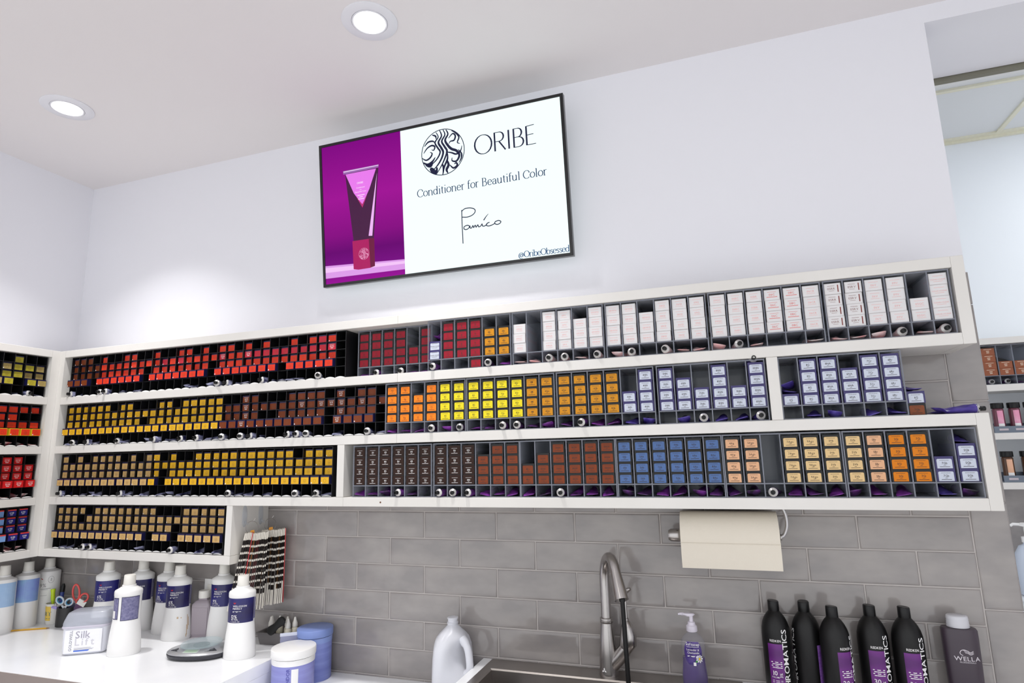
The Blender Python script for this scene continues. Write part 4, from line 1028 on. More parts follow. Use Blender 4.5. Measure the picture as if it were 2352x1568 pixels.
def scissors(name, label, col, incol, loc, rot, s=1.0, asym=True):
    t = thing(name, label, 'scissors', loc, rot=rot); t.scale = (s, s, s)
    MB().prism([(-.004, 0, 0), (.003, 0, 0), (.010, 0, .09), (-.002, 0, .092)], (0, .0025, 0)).build('blade', STEEL, t)
    MB().prism([(-.003, -.0026, 0), (.004, -.0026, 0), (.002, -.0026, .092), (-.010, -.0026, .09)], (0, .0025, 0)).build('blade', STEEL, t)
    def loop(cx, cz, rx, rz_, tilt, y):
        pts = []
        for k in range(25):
            a_ = 2 * PI * k / 24; px, pz = rx * math.cos(a_), rz_ * math.sin(a_)
            pts.append((cx + px * math.cos(tilt) - pz * math.sin(tilt), y, cz + px * math.sin(tilt) + pz * math.cos(tilt)))
        return pts
    A = loop(.021, .112, .017, .021, -0.5, .0005); B = loop(-.022, .124, .016, .036 if asym else .022, 0.35, -.0005)
    for pts, tail in ((A, [(.004, .0005, .080), (.012, .0005, .096)]), (B, [(-.004, -.0005, .080), (-.012, -.0005, .096)])):
        h = MB().tube(pts, .0044, 8).tube(tail, .0050, 8).build('handle', mat(name + '_handle', col, .4), t, 50)
        if incol:
            q = MB().tube([(x + (sum(p[0] for p in pts) / 25 - x) * .22, y_, z + (sum(p[2] for p in pts) / 25 - z) * .22) for x, y_, z in pts], .0034, 8).build('grip_lining', mat(name + '_lining', incol, .5), h, 50)
scissors('red_scissors', 'red handled scissors standing in the black cup', (226, 92, 88), None, (-1.512, -0.080, LT + 0.022), (0.12, 0.32, 0.35), 1.02)
scissors('blue_scissors', 'grey and blue handled scissors leaning in the black cup', (196, 202, 210), (70, 140, 176), (-1.530, -0.104, LT + 0.020), (0.30, 0.05, 0.62), 0.86, False)
t = thing('sachet', 'white and plum colour sachet standing in the black cup', 'sachet', (-1.505, -0.090, LT + 0.030), rot=(0.1, 0.55, 0.5))
MB().box(-.018, .018, -.0015, .0015, 0, .095).build('sachet_front', mat('plum_foil', (84, 40, 86), .3, noise=(20, (60, 44, 90), (1, 1, 1))), t); MB().box(-.0182, .0182, -.0019, .0019, .070, .096).build('sachet_end', mat('white_card', (232, 230, 226), .5), t)
t = thing('sachet', 'grey foil sachet standing in the black cup behind blue scissors', 'sachet', (-1.540, -0.078, LT + 0.030), rot=(0.0, 0.25, 0.2))
MB().box(-.016, .016, -.0012, .0012, 0, .085).build('sachet_front', mat('grey_foil', (96, 98, 130), .3), t); MB().box(-.0162, .0162, -.0016, .0016, .072, .086).build('sachet_end', mat('lilac_rim', (196, 192, 206), .35), t)
t = thing('hair_clip', 'small lilac clip hanging over the rim of the black cup', 'clip', (-1.5795, -0.122, LT + 0.080), rot=(0, 0.2, 0.4))
MB().prism([(-.016, 0, 0), (.012, 0, -.004), (.020, 0, .004), (.004, 0, .010), (-.012, 0, .008)], (0, .004, 0)).build('clip_jaw', mat('lilac_plastic', (160, 146, 208), .4), t); MB().tube([(.004, .002, .008), (.008, .002, .018), (.0, .002, .022), (-.006, .002, .014)], .002, 8).build('spring', STEEL, t, 40)
t = thing('pencil', 'yellow pencil lying on worktop in front of the pale bottles', 'pencil', (-1.560, -0.160, LT + 0.0036), rot=(0, 0, -2.62))
MB().tube([(0, 0, 0), (.165, 0, 0)], .0036, 6).build('shaft', mat('pencil_yellow', (206, 156, 40), .4), t); MB().tube([(-.012, 0, 0), (0, 0, 0)], [.0012, .0036], 6).build('sharpened_tip', mat('pencil_wood', (140, 104, 66), .6), t); MB().tube([(.165, 0, 0), (.178, 0, 0)], .0038, 10).build('ferrule', STEEL, t)

# ================================================================== hanging swatch books
HAIR = [mat('hair_%d' % i, c_, 0.45) for i, c_ in enumerate([(30, 22, 20), (46, 30, 22), (86, 58, 30), (70, 22, 22), (120, 76, 36)])]
CARD = mat('cream_card', (226, 220, 208), 0.55)
SL, SWX, STH = 0.300, 0.032, 0.0025
def strip_mesh(n1, hair):
    b = MB()
    for k in range(n1):
        z = -0.028 - k * 0.0275
        b.lathe([(.0024, z), (.0031, z - .002), (.0031, z - .0175), (.0024, z - .0195)], 8, cx=SWX / 2 - .002, cy=0, sx=1.6, sy=1.0)
    return b.mesh('hair_tufts', hair, 50)
def swatch_book(label, ox, oy, oz, n, step, lean0, lean1, ringp, seed, red):
    """cards stand side by side, edge on to the room, leaning about their tops"""
    t = thing('swatch_book', label, 'swatch book', (ox, oy, oz), -0.835, 'hair swatch books on rings')
    rnd = random.Random(seed)
    cm = cmesh('swcard', lambda: MB().box(-SWX / 2, SWX / 2, -STH, STH, -SL, 0).mesh('swatch_card', CARD))
    for i in range(n):
        y = i * step; ln = lean0 + (lean1 - lean0) * i / (n - 1) + rnd.uniform(-.006, .006)
        c_ = link('swatch_card', cm, t, (rnd.uniform(-.001, .001), y, rnd.uniform(-.002, .002) + .006 * abs(i - n / 2) / n), (ln, 0, 0))
        h = 0 if rnd.random() < .70 else rnd.choice([1, 2, 3, 4])
        n1 = rnd.choice([7, 7, 8, 8])
        link('hair_tufts', cmesh(('tuft', n1, h), lambda: strip_mesh(n1, HAIR[h])), c_)
    y = red * step; ln = lean0 + (lean1 - lean0) * red / (n - 1)
    MB().box(-SWX / 2, SWX / 2 + .003, -.0016, .0016, -SL * .98, .004).build('red_cover', mat('red_cover', (176, 34, 38), .4), t, loc=(0, y, 0), rot=(ln, 0, 0))
    rr = .026
    pts = [(-.004, ringp + rr * .9 * math.cos(2 * PI * k / 24), .022 + rr * math.sin(2 * PI * k / 24)) for k in range(25)]
    MB().tube(pts, .0011, 6).tube([(-.004, ringp + .006, .022 + rr), (-.004, ringp + .012, .032 + rr)], .001, 6).build('key_ring', STEEL, t, 60)
    MB().prism([(-.004, ringp - .006, -.002), (-.004, ringp + .012, -.002), (-.004, ringp + .010, .012), (-.004, ringp - .004, .010)], (.0012, 0, 0)).build('orange_tab', mat('orange_tab', (232, 160, 50), .5), t)
swatch_book('hair swatch book on a ring, left of two, hanging from cabinet side', -0.4245, -0.181, -0.078, 15, .0060, -.17, -.03, .022, 3, 4.5)
swatch_book('hair swatch book on a ring, right of two, hanging against the tiles', -0.4120, -0.098, -0.076, 15, .0063, -.065, .0, .030, 8, 14.6)
for y_, n in ((-0.155, 'left'), (-0.060, 'right')):
    t = thing('adhesive_hook', 'clear adhesive hook on the cabinet side, %s one' % n, 'hook', (-0.4585, y_, -0.062), group='clear adhesive hooks')
    MB().loft([[(0, .014 * math.copysign(abs(math.cos(a_)) ** .8, math.cos(a_)), .050 + .045 * math.sin(a_)) for a_ in [2 * PI * k / 20 for k in range(20)]], [(.0035, .012 * math.cos(a_), .050 + .042 * math.sin(a_)) for a_ in [2 * PI * k / 20 for k in range(20)]]]).build('hook_plate', glassy('clear_plastic', (236, 240, 244), .16, .15), t, 50)
    MB().tube([(.003, 0, .030), (.010, 0, .018), (.016, 0, .016), (.020, 0, .024)], .0028, 8).build('hook_arm', glassy('clear_plastic', (236, 240, 244), .16, .15), t, 50)

# ---------------------------------------------------------------- wall outlet behind the bottles
t = thing('wall_outlet', 'white wall outlet with plug behind the bottles', 'outlet', (-0.752, -0.0128, -0.360))
MB().box(-.035, .035, -.005, 0, -.058, .058).build('outlet_plate', WPL, t); MB().box(-.016, .016, -.022, -.005, -.034, -.008).build('plug', WPLY, t); MB().box(-.016, .016, -.008, -.005, .010, .036).build('socket', WPLY, t)

# ---------------------------------------------------------------- small basket with droppers
t = thing('small_basket', 'small grey translucent basket holding dropper bottles', 'basket', (-0.330, -0.058, LT), 0.08)
def RB(hx, hy, z): return [(-hx, -hy, z), (hx, -hy, z), (hx, hy, z), (-hx, hy, z)]
MB().loft([RB(.074, .030, .0), RB(.083, .040, .046), RB(.088, .044, .046), RB(.088, .044, .0485), RB(.081, .038, .0485), RB(.072, .028, .003)], 0, True, True).build('basket_body', glassy('grey_smoke_plastic', (126, 122, 122), .8, .3), t, 30)
DROPB = mat('cream_dropper', (232, 226, 206), .4)
for i, (dx, dy, lx, n) in enumerate([(-.052, .008, .05, 'leftmost'), (-.040, -.010, -.04, 'second from left'), (-.016, .014, .02, 'third from left, behind black comb grip'), (.026, .010, 0, 'third from right'), (.046, -.012, .03, 'second from right, in front'), (.064, .010, -.04, 'rightmost')]):
    d = thing('dropper_bottle', 'small cream dropper bottle in grey basket, ' + n, 'bottle', (-0.330 + dx, -0.058 + dy, LT + 0.0035), rot=(lx, lx, 0), group='dropper bottles in the basket')
    MB().lathe([(.0125, 0), (.0135, .002), (.0135, .052), (.0115, .058), (.0075, .061), (.0075, .064)], 18).build('bottle_body', DROPB, d, 40)
    MB().lathe([(.0105, .062), (.0110, .064), (.0105, .076), (.0060, .087), (.0040, .097), (.0032, .099)], 16).build('nozzle_cap', WPLY, d, 40)
t = thing('black_grip', 'black waisted rubber grip lying across the basket', 'tool', (-0.352, -0.104, LT + 0.050), rot=(0.10, 0.90, 0.15))
MB().loft([ring(0, 0, z, a_, .010 if 0.004 < z < .088 else .006, 24) for a_, z in ((.010, 0), (.0165, .006), (.0185, .018), (.0150, .036), (.0135, .048), (.0150, .060), (.0180, .076), (.0160, .088), (.010, .094))]).build('grip_body', mat('black_rubber', (22, 22, 22), .65), t, 60)

# ---------------------------------------------------------------- tubs on the low ledge, measuring pouch
def tub(x, y, r, h, label, lidm, bodym, uprm, rz, txt=None, lidh=.028):
    t = thing('round_tub', label, 'tub', (x, y, LOW), rz)
    MB().lathe([(r * .96, 0), (r * .985, .003), (r * .985, h - lidh - .002)], 40).build('tub_body', bodym, t, 40)
    MB().lathe([(r * 1.0, h - lidh - .022), (r * 1.005, h - lidh - .002)], 40).build('upper_band', uprm, t, 40)
    MB().lathe([(r * 1.035, h - lidh), (r * 1.045, h - lidh + .002), (r * 1.045, h - .003), (r * 1.03, h - .0006), (r * 1.015, h)], 40).build('lid', lidm, t, 40)
    return t
BLUL = mat('periwinkle_lid', (122, 142, 200), .35); BLUB = mat('periwinkle_wave_label', (104, 112, 184), .35, noise=(7, (136, 150, 212), (0.4, 0.4, 5))); PERI = mat('periwinkle_band', (132, 152, 210), .35)
tub(-0.138, -0.086, .067, .188, 'periwinkle blue round tub with blue lid against the tiles', BLUL, BLUB, PERI, 0)
tw = tub(-0.128, -0.226, .078, .157, 'round tub with white lid and lilac blue label, in front', WPL, mat('lilac_wave_label', (128, 128, 196), .35, noise=(8, (150, 154, 214), (0.4, 0.4, 6))), WPL, 0)
hw2 = lambda z: .078 * .985
b = MB(); band(b, .008, .098, 304, 322, .0006, hw=hw2, sq=1.0); b.build('white_label_strip', WPL, tw, 40)
b = MB(); f = wrap(.0012, hw2, 1.0); b.text('BLONDOR', .017, .0395, .060, f, 'C', rot=PI / 2); b.build('label_print', mat('violet_ink', (84, 84, 168), .5), tw)
t = thing('measuring_pouch', 'clear plastic pouch leaning between basket and blue tub', 'pouch', (-0.196, -0.165, LOW + 0.0005), rot=(-0.10, 0.0, 0.62))
CLR = glassy('clear_film', (176, 180, 214), .42, .1)
b = MB()
b.loft([[(-.037, -.001, z), (-.018, -.001 - d_, z), (.018, -.001 - d_, z), (.037, -.001, z), (.018, d_, z), (-.018, d_, z)] for z, d_ in ((0, .001), (.02, .006), (.08, .007), (.140, .005), (.168, .001))]); b.build('film', CLR, t, 40)
MB().box(-.038, .038, -.0022, .0012, .168, .180).build('sealed_top', glassy('frost_film', (224, 228, 244), .75, .2), t)
b = MB(); f = lambda x, z: (x, -.0090, z)
for k in range(9): b.bar(.024, .031, .03 + k * .014, .0012, f)
b.bar(-.012, .018, .100, .0012, f); b.bar(.002, .012, .116, .003, f); b.build('scale_marks', INKW, t)

# ---------------------------------------------------------------- milk jug
t = thing('plastic_jug', 'translucent white gallon jug with handle beside the sink', 'jug', (0.470, -0.092, LOW), 0.42)
JUG = glassy('translucent_jug', (236, 237, 244), .72, .28)
def jring(z, h, cut, n=40, p=4.5, s=1.0):
    out = []
    for (px, py, pz) in ring(0, 0, z, h, h, n, p):
        d = (px - py) / (h * 1.9)          # corner at +x, -y carries the handle
        k = max(0.0, d - 0.35) * cut
        out.append((px - k * 0.75 * h, py + k * 0.75 * h, pz))
    return out
prof = [(0, .066, 0), (.006, .074, 0), (.05, .0765, 0), (.075, .076, .1), (.095, .0755, .9), (.13, .074, 1.25), (.165, .070, 1.15), (.190, .062, .55), (.205, .050, .1), (.220, .037, 0), (.232, .024, 0), (.238, .0185, 0), (.240, .0205, 0), (.246, .0205, 0), (.248, .0178, 0), (.257, .0175, 0), (.258, .0200, 0), (.263, .0200, 0), (.264, .0175, 0)]
MB().loft([jring(z, h, c_, p=4.5 if z < .19 else (3.2 if z < .21 else 2.0)) for z, h, c_ in prof]).build('jug_body', JUG, t, 50)
MB().tube(spl([(.050, -.050, .078), (.060, -.060, .100), (.059, -.059, .135), (.052, -.052, .170), (.034, -.034, .198)], 5), [.017] * 3 + [.0135] * 14 + [.016] * 4, 12).build('handle', JUG, t, 60)

# ---------------------------------------------------------------- faucet, hose
fx, fy = 1.042, -0.072
t = thing('kitchen_faucet', 'brushed steel gooseneck faucet behind the sink', 'faucet', (fx, fy, LT + 0.0036))
MB().lathe([(.032, 0), (.0325, .003), (.0315, .010), (.0300, .06), (.0255, .12), (.0215, .162), (.0210, .166)], 32).build('faucet_body', STEEL, t, 40)
MB().lathe([(.0212, .166), (.0228, .168), (.0228, .174), (.0214, .1755), (.0228, .177), (.0228, .182), (.0205, .184)], 32).build('collar', STEEL, t, 40)
dx, dy = 0.50, -0.866
path = [(0, 0, .18), (0, 0, .24), (0, 0, .29)] + [(dx * .062 * (1 - math.cos(a_)), dy * .062 * (1 - math.cos(a_)), .305 + .085 * math.sin(a_)) for a_ in [math.radians(q) for q in range(0, 151, 15)]]
e_ = path[-1]
MB().tube(path, .0175, 20).build('gooseneck', STEEL, t, 50)
d_ = (Vector(path[-1]) - Vector(path[-2])).normalized()
sh = [tuple(Vector(e_) + d_ * q) for q in (0, .02, .06, .085)]
MB().tube(sh, [.0178, .0190, .0225, .0235], 20).build('spray_head', STEEL, t, 50)
MB().tube([(.010, 0, .030), (.040, -.006, .062), (.068, -.012, .098)], [.024, .024, .0225], 20).build('valve_branch', STEEL, t, 50)
MB().tube([(.062, -.010, .090), (.072, -.012, .108), (.074, -.012, .135), (.070, -.010, .165), (.066, -.008, .178)], [.0225, .0285, .0275, .019, .0125], 20).build('valve_dome', STEEL, t, 60)
MB().tube([(.066, -.008, .174), (.066, -.008, .186)], [.0135, .012], 16).build('valve_ring', STEEL, t, 50)
MB().loft([[(x + .066, y - .008, z) for x, y, z in ring(0, 0, z_, a_, b_, 16)] for a_, b_, z_ in ((.008, .006, .184), (.0075, .005, .225), (.010, .005, .262))] ).tube([(.066, -.008, .258), (.074, -.012, .276), (.090, -.020, .284)], [.0085, .0095, .005], 10).build('lever', STEEL, t, 60)
mk = MB(); f = lambda x, z: (x, -.0327 + abs(x) * .25, z)
for a_ in (90, 210, 330):
    c_, s_ = math.cos(math.radians(a_)), math.sin(math.radians(a_))
    mk.face([f(-.010 + 0, .022), f(-.010 + c_ * .004 - s_ * .003, .022 + s_ * .004 + c_ * .003), f(-.010 + c_ * .009, .022 + s_ * .009), f(-.010 + c_ * .004 + s_ * .003, .022 + s_ * .004 - c_ * .003)])
mk.build('maker_mark', INKW, t)
hp = Vector((fx, fy, LT + 0.0036)) + Vector(sh[-1])
t = thing('black_hose', 'thin black hose hanging from the faucet spout', 'hose', tuple(hp))
MB().tube([(0.002, 0, .012), (.004, 0, -.08), (.007, -.002, -.20), (.010, -.004, -.34), (.014, -.010, -.44)], .0075, 12).build('hose_tube', BLACKM, t, 50)
MB().tube([(0.002, 0, .014), (.002, 0, -.004)], .0095, 12).build('hose_coupling', BLACKC, t, 50)

# ---------------------------------------------------------------- soap pump bottle
t = thing('soap_dispenser', 'clear pump bottle of purple hand soap with daisy label', 'soap bottle', (1.326, -0.105, LT + 0.0042), 0.0)
t.location.z = LT + 0.0045
sp_prof = [(0, .037), (.004, .0395), (.03, .0405), (.062, .0375), (.095, .0355), (.12, .0375), (.140, .0360), (.152, .027), (.160, .017), (.164, .0145), (.170, .0145)]
shw = lambda z: next((r0 + (r1 - r0) * (z - z0) / max(z1 - z0, 1e-6) for (z0, r0), (z1, r1) in zip(sp_prof, sp_prof[1:]) if z0 <= z <= z1), .034)
MB().lathe([(r, z) for z, r in sp_prof], 32, sy=.68).build('clear_bottle', glassy('clear_bottle_plastic', (206, 202, 210), .12, .06), t, 50)
MB().lathe([(max(r - .0018, .002), z + .002) for z, r in sp_prof if z < .09] + [(.0335, .088), (.0330, .089)], 32, sy=.67).build('purple_soap', mat('purple_soap', (66, 34, 118), .2, noise=(18, (54, 24, 100), (1, 1, 1))), t, 50)
MB().lathe([(.0165, .166), (.0175, .168), (.0170, .182), (.0125, .186), (.0115, .194), (.0065, .196), (.0062, .212)], 24).build('pump_collar', mat('frosted_pump', (216, 210, 222), .35), t, 40)
MB().loft([[(x, y, z) for x, y, z in pts] for pts in ([(px - .006, py, .2115) for px, py, _ in ring(0, 0, 0, .013, .008, 20)], [(px * 1.15 - .010, py, .2165) for px, py, _ in ring(0, 0, 0, .020, .0085, 20)], [(px - .010, py, .2200) for px, py, _ in ring(0, 0, 0, .019, .0075, 20)])]).tube([(-.022, 0, .2165), (-.034, 0, .2165), (-.040, 0, .2150)], [.0052, .004, .003], 10).build('pump_head', mat('frosted_pump', (216, 210, 222), .35), t, 60)
f = wrap(.0010, shw, .68); lb = MB()
for j in range(8):
    z0, z1 = .072 + j * .0085, .072 + (j + 1) * .0085
    w0 = .030 * math.sqrt(max(0.05, 1 - ((z0 - .108) / .040) ** 2)); w1 = .030 * math.sqrt(max(0.05, 1 - ((z1 - .108) / .040) ** 2))
    for k in range(8):
        u0, u1 = -1 + k / 4, -1 + (k + 1) / 4
        lb.face([f(w0 * u0, z0), f(w0 * u1, z0), f(w1 * u1, z1), f(w1 * u0, z1)])
lb.build('front_label', mat('violet_label', (44, 30, 100), .4, noise=(70, (92, 70, 144), (1, 1, 1))), t, 60)
f2 = wrap(.0016, shw, .68); lp = MB()
lp.text('Softsoap', .0125, 0, .1285, f2, sx=.9); lp.bar(-.020, .020, .1245, .0008, f2); lp.text('Lavender &', .0088, 0, .1135, f2, sx=.9); lp.text('Chamomile', .0088, .001, .1045, f2, sx=.9); lp.bar(-.018, .016, .0965, .0030, f2); lp.bar(.000, .008, .0745, .010, f2)
lp.build('label_print', INKW, t)
dz = MB()
for k in range(9):
    a_ = 2 * PI * k / 9
    dz.face([f2(.020 + math.cos(a_ + o_a) * r_, .090 + math.sin(a_ + o_a) * r_) for o_a, r_ in ((0, .002), (-.25, .010), (0, .0125), (.25, .010))])
dz.build('daisy_petals', INKW, t)
dz = MB(); fx3 = wrap(.0021, shw, .68); dz.face([fx3(.020 + .0035 * math.cos(2 * PI * k / 12), .090 + .004 * math.sin(2 * PI * k / 12)) for k in range(12)]); dz.build('daisy_centre', mat('daisy_yellow', (226, 200, 30), .5), t)
dz = MB(); dz.face([f2(.006, .082), f2(.010, .078), f2(.014, .083), f2(.010, .087)]); dz.build('leaf', mat('leaf_green', (60, 140, 60), .5), t)

# ---------------------------------------------------------------- black salon bottles
PURL = mat('purple_gradient_label', (86, 26, 104), .35, noise=(9, (126, 44, 146), (0.4, 0.4, 1.3)))
rprof = [(0, .0385), (.004, .0415), (.15, .0420), (.172, .0420), (.190, .0408), (.206, .0370), (.219, .0312), (.230, .0240), (.237, .0180), (.239, .0165)]
rhw = lambda z: next((r0 + (r1 - r0) * (z - z0) / max(z1 - z0, 1e-6) for (z0, r0), (z1, r1) in zip(rprof, rprof[1:]) if z0 <= z <= z1), .042)
def salon_bottle(x, y, rz, vol, pct, label):
    t = thing('black_bottle', label, 'bottle', (x, y, LT + 0.0005), rz, 'black salon bottles in a row')
    MB().lathe([(r, z) for z, r in rprof], 36).build('bottle_body', BLACKM, t, 50)
    MB().loft([[(px, py, z + (.0012 * -px / r if z > .265 else 0)) for px, py, _ in ring(0, 0, z, r, r, 24)] for r, z in ((.0158, .238), (.0170, .240), (.0166, .267), (.0152, .2695))]).build('flip_cap', BLACKC, t, 40)
    b = MB(); band(b, .010, .150, 226, 286, .0005, hw=rhw, sq=1.0); b.build('purple_label', PURL, t, 50)
    b = MB(); band(b, .010, .150, 42, 104, .0005, hw=rhw, sq=1.0); b.build('back_label', mat('lilac_back_label', (128, 78, 168), .4, noise=(60, (150, 104, 186), (1, 1, 3))), t, 50)
    f = wrap(.0011, rhw, 1.0); pr = MB()
    pr.text('REDKEN', .0098, -.0085, .1560, f, 'C', sx=.88); pr.text('CHROMATICS', .0235, .0272, .100, f, 'C', rot=PI / 2, sx=1.27, track=-.0010)
    for k in range(4): pr.bar(-.026 + .003 * (k % 2), .006, .098 - k * .0052, .0022, f)
    pr.text(vol, .0185, -.0165, .060, f, 'C'); pr.text(pct, .0115, .0045, .0610, f, 'C', rot=PI / 2); pr.text('VOLUME', .0058, -.0165, .0525, f, 'C')
    for k in range(4): pr.bar(-.026, .004, .045 - k * .0045, .0012, f)
    pr.bar(-.026, -.014, .020, .012, f)
    pr.build('label_print', INKW, t)
salon_bottle(1.580, -0.070, 0.05, '10', '3%', 'black bottle with purple label reading 10 volume, leftmost of the row')
salon_bottle(1.669, -0.060, -1.72, '20', '6%', 'black bottle turned away, second of the row, lettering at its edge')
salon_bottle(1.742, -0.106, 0.72, '20', '6%', 'black bottle with label turned right reading 20, third of row')
salon_bottle(1.851, -0.066, 0.22, '30', '9%', 'black bottle with purple label reading 30 volume, fourth of row')
salon_bottle(1.943, -0.066, 0.22, '30', '9%', 'black bottle with purple label reading 30 volume, fifth of row')
t = thing('plum_bottle', 'dark plum oval bottle with ribbed clear cap, rightmost on worktop', 'bottle', (2.078, -0.062, LT + 0.0005), 0.0)
PLUM = mat('plum_plastic', (62, 52, 62), .32)
wprof = [(0, .040), (.004, .0420), (.12, .0450), (.195, .0460), (.214, .0455), (.219, .0425), (.2205, .030)]
whw = lambda z: next((r0 + (r1 - r0) * (z - z0) / max(z1 - z0, 1e-6) for (z0, r0), (z1, r1) in zip(wprof, wprof[1:]) if z0 <= z <= z1), .045)
MB().lathe([(r, z) for z, r in wprof], 40, sy=.62, p=2.5).build('bottle_body', PLUM, t, 50)
MB().lathe([(.0275, .2205), (.0292, .222), (.0280, .2275), (.0288, .229), (.0276, .2345), (.0284, .236), (.0272, .2415), (.0280, .243), (.0270, .251), (.0245, .2535)], 36, sy=.85).build('ribbed_cap', mat('frosted_clear_cap', (204, 204, 210), .3), t, 60)
f = lambda x, z: (x, -whw(z) * .62 * (1 - (abs(x) / whw(z)) ** 2.5) ** (1 / 2.5) - .0008, z)
pr = MB(); pr.text('WELLA', .0165, .004, .136, f, sx=1.15); pr.text('PROFESSIONALS', .0052, .004, .130, f); pr.text('SERVICE', .0135, -.024, .066, f, 'L')
for k, w in enumerate((.030, .034, .044)): pr.bar(-.022, -.022 + w, .058 - k * .0065, .0022, f)
for k in range(3): pr.stroke(spl([(-.004 + k * .002, .164 - k * .0032), (.006, .1635 - k * .0032), (.013, .1590 - k * .0030), (.021, .1630 - k * .0034)], 5), .0015, f)
pr.stroke(spl([(-.006, .150), (-.0125, .155), (-.010, .1625), (-.003, .1655), (.004, .164)], 5), .0018, f)
pr.build('label_print', mat('silver_ink', (206, 200, 206), .4), t)

# ---------------------------------------------------------------- paper towel holder
t = thing('paper_towel_holder', 'steel paper towel holder under the lowest shelf', 'holder', (1.465, -0.105, 0.0365))
MB().box(-.165, .175, -.022, .022, -.003, 0).build('mount_plate', STEEL, t)
MB().tube([(-.176, 0, -.096), (.158, 0, -.096)], .009, 12).build('rod', STEEL, t, 50)
MB().tube([(-.192, 0, -.096), (-.184, 0, -.096), (-.160, 0, -.096), (-.152, 0, -.096)], [.016, .0205, .0215, .019], 16).build('end_knob', STEEL, t, 40)
MB().tube(spl([(.168, 0, -.002), (.176, 0, -.030), (.176, 0, -.062), (.166, 0, -.088), (.154, 0, -.096)], 5), .0055, 10).build('bent_arm', mat('pale_steel', (196, 194, 196), .35, metal=.8), t, 50)
r_ = thing('paper_towel_roll', 'cream paper towel roll with its loose sheet hanging down', 'paper towel', (1.465, -0.105, -0.0595))
PAPER = mat('cream_paper', (222, 214, 200), .85, bump=(220, .25, .002))
b = MB()
def cyl(r, n=40): return [[(x, r * math.cos(2 * PI * k / n), r * math.sin(2 * PI * k / n)) for k in range(n)] for x in (-.1485, .1475)]
b.loft([cyl(.020)[0], cyl(.078)[0], cyl(.078)[1], cyl(.020)[1]], 0, False, False); b.build('paper_roll', PAPER, r_, 40)
MB().loft(cyl(.0200), 0, False, False).loft(cyl(.0185), 0, False, False).build('cardboard_core', mat('cardboard', (120, 96, 72), .8), r_, 40)
sh_ = [(.0795 * math.cos(a_), .0795 * math.sin(a_)) for a_ in [math.radians(q) for q in range(90, 196, 8)]] + [(-.0800, -.045), (-.0775, -.072), (-.074, -.090)]
MB().loft([[(x, y, z) for x in (-.1487, .1477)] + [(x, y - .0006, z + .0002) for x in (.1477, -.1487)] for y, z in sh_]).build('loose_sheet', PAPER, r_, 60)
MB().tube([(-.1487, -.0803, -.012), (.1477, -.0803, -.012)], .0006, 6).build('perforation_ridge', PAPER, r_, 60)
MB().tube([(.1485, 0, -.096), (.1535, 0, -.096)], .0185, 20).build('end_collar', BLACKM, t, 40)

# ================================================================== shelf unit in the room beyond
YFAR = 1.573
u4 = thing('wall_shelf_unit', 'white shelf unit on the far wall seen past the wall end', 'shelf unit')
for z1 in (0.767, 0.516, 0.263, 0.010):
    MB().box(2.30, 4.2, YFAR, 1.797, z1 - 0.034, z1).build('shelf_board', WHITE, u4)
MB().box(2.266, 2.2995, YFAR, 1.797, -0.024, 0.767).build('end_upright', WHITE, u4)
struct(MB().box(2.27, 4.5, 1.787, 1.7995, -0.9, -0.03).build('trim_4', TILE))
FPc = 0.0705
t = thing('clear_rack', 'smoky clear rack on the far wall shelf with brown cartons', 'rack', (2.826, YFAR + 0.012, 0.5166), group='far racks')
for k in range(7):
    MB().box(k * FPc - .002, k * FPc + .002, 0, .18, .003, .208, 0, 1).build('divider', [ACRY, ACRYE], t)
MB().box(0, 6 * FPc, 0, .18, 0, .0028, 0, 1).build('floor_panel', [ACRY, ACRYE], t); MB().box(0, 6 * FPc, .0002, .18, .045, .049, 0, 1).build('shelf_panel', [ACRY, ACRYE], t); MB().box(0, 6 * FPc, 0, .18, .2085, .2125, 0, 1).build('top_panel', [ACRY, ACRYE], t); MB().box(0, 6 * FPc, .1802, .184, 0, .21).build('back_panel', ACRY, t)
FAR = mat('far_carton_rust', (140, 74, 40), .4); fcm = MB().box(-.030, .030, 0, .15, 0, .0365).mesh('carton', FAR)
def farprint():
    b = MB(); f = lambda x, z: (x, -.0006, z); b.bar(-.018, .018, .0300, .0022, f); b.bar(-.007, .007, .0205, .0040, f); b.bar(-.006, .006, .0120, .0040, f); return b.mesh('print', mat('cream_ink', (214, 196, 176), .5))
fpm = farprint()
for k, n in ((0, 4), (1, 2), (2, 2)):
    for i in range(n):
        o = link('far_rust_carton', fcm, None, (2.826 + (k + .5) * FPc - .001, YFAR + .016, 0.5166 + .0492 + i * .0372))
        tag(o, 'rust brown carton on far shelf, %s column, %s from bottom' % (ordw(k), ordw(i)), 'carton', 'rust cartons on the far shelf'); link('print', fpm, o)
for k in range(3):
    colour_tube((2.826 + (k + .5) * FPc, YFAR + .03, 0.5166 + .004), (0, 1, 3)[k], 'black', 'used black tube in far rack tray under %s column' % ordw(k), 'tubes in the far rack', (0, 0, .15 * (k - 1)))
o = thing('flat_sachet', 'dark folded card leaning above the far second carton column', 'card', (2.826 + 1.5 * FPc, YFAR + .05, 0.5166 + .0492 + 2 * .0372)); MB().prism([(-.032, 0, 0), (.030, 0, 0), (.028, 0, .006), (-.032, 0, .030)], (0, .08, 0)).build('folded_card', BLACKM, o)
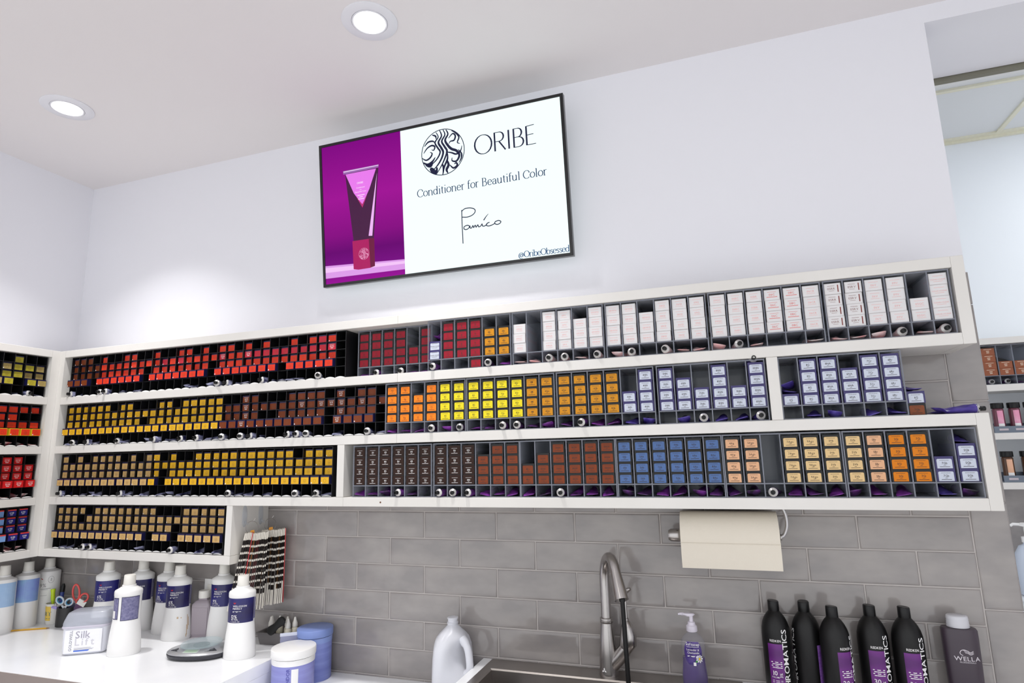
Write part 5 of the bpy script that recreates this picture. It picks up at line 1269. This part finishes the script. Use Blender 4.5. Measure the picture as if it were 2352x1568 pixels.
def far_bottles(zs, capc, glassc, labc, base, nm, x0, n, dxs):
    tm_ = thing('display_tray', 'grey display tray on far shelf under %s bottles' % nm, 'tray', (x0 - .042, YFAR + .008, zs + .0004), group='far display trays')
    MB().box(0, n * dxs + .02, .0, .075, 0, .004).box(0, n * dxs + .02, 0, .003, .004, .034).box(0, n * dxs + .02, .072, .075, .004, .05).build('tray_body', mat('blue_grey_tray', (106, 116, 130), .45), tm_)
    for k in range(n): MB().box(k * dxs + .022, k * dxs + .062, -.0006, 0, .012, .022).build('tray_label', mat('tray_print', (190, 178, 184), .5), tm_)
    for k in range(n):
        t = thing('small_bottle', 'small %s bottle on far shelf, %s from left' % (nm, ordw(k)), 'bottle', (x0 + k * dxs, YFAR + .048, zs + .0048), .15, '%s bottles on the far shelf' % nm)
        MB().lathe([(.024, 0), (.0255, .003), (.0255, .118), (.020, .126)], 20).build('bottle_body', glassc, t, 40)
        MB().lathe([(.0275, .124), (.0285, .127), (.0285, .150), (.027, .153)], 20).build('cap', capc, t, 40)
        hwf = lambda z: .0255
        b = MB(); band(b, .030, .112, 232, 292, .0006, 8, hw=hwf, sq=1.0); b.build('label', labc, t, 40)
        b = MB(); band(b, .026, .044, 232, 292, .0010, 8, hw=hwf, sq=1.0); b.build('label_foot', INKW, t, 40)
far_bottles(0.263, BLACKC, mat('wine_glass', (112, 62, 76), .25), mat('pink_label', (226, 150, 180), .45, noise=(14, (232, 214, 222), (1, 1, 1))), .02, 'wine and pink', 2.872, 8, .0715)
far_bottles(0.010, BLACKC, mat('amber_dark', (84, 54, 36), .25), mat('peach_label', (226, 176, 146), .45, noise=(14, (206, 160, 110), (1, 1, 1))), .02, 'amber and peach', 2.878, 8, .0860)
cb = thing('base_cabinet', 'pale cabinet under the far wall shelves', 'cabinet'); MB().box(2.30, 4.5, 1.20, 1.785, ZF, LT - .05).build('body', mat('pale_laminate', (206, 204, 200), .5), cb); MB().box(2.28, 4.5, 1.18, 1.785, LT - .05, LT - .01).build('worktop_slab', QUARTZ, cb)
def pump_bottle(x, y, label, s):
    t = thing('lotion_bottle', label, 'bottle', (x, y, LT - .0095), group='pump bottles on the far cabinet'); t.scale = (s, s, s)
    MB().lathe([(.055, 0), (.06, .004), (.062, .12), (.058, .19), (.040, .225), (.020, .235), (.020, .245)], 28).build('bottle_body', mat('pale_blue_bottle', (206, 216, 232), .35), t, 40)
    MB().lathe([(.024, .243), (.024, .268), (.010, .272), (.010, .315), (.026, .318), (.026, .330), (.018, .333)], 20).build('pump_collar', WPL, t, 40)
    MB().tube([(0, 0, .324), (-.05, 0, .326), (-.062, 0, .318)], .007, 10).build('nozzle', WPL, t, 50)
pump_bottle(2.885, 1.56, 'tall pale blue pump bottle on the far cabinet', 1.05)
pump_bottle(3.10, 1.60, 'tall pale blue pump bottle on the far cabinet, further right', 1.0)
sp_ = thing('spray_bottle', 'short white bottle with black cap on the far cabinet', 'bottle', (2.845, 1.36, LT - .0095)); MB().lathe([(.03, 0), (.033, .003), (.033, .14), (.018, .155)], 20).build('bottle_body', WPL, sp_, 40); MB().lathe([(.016, .154), (.016, .18), (.014, .182)], 16).build('cap', BLACKC, sp_, 40)
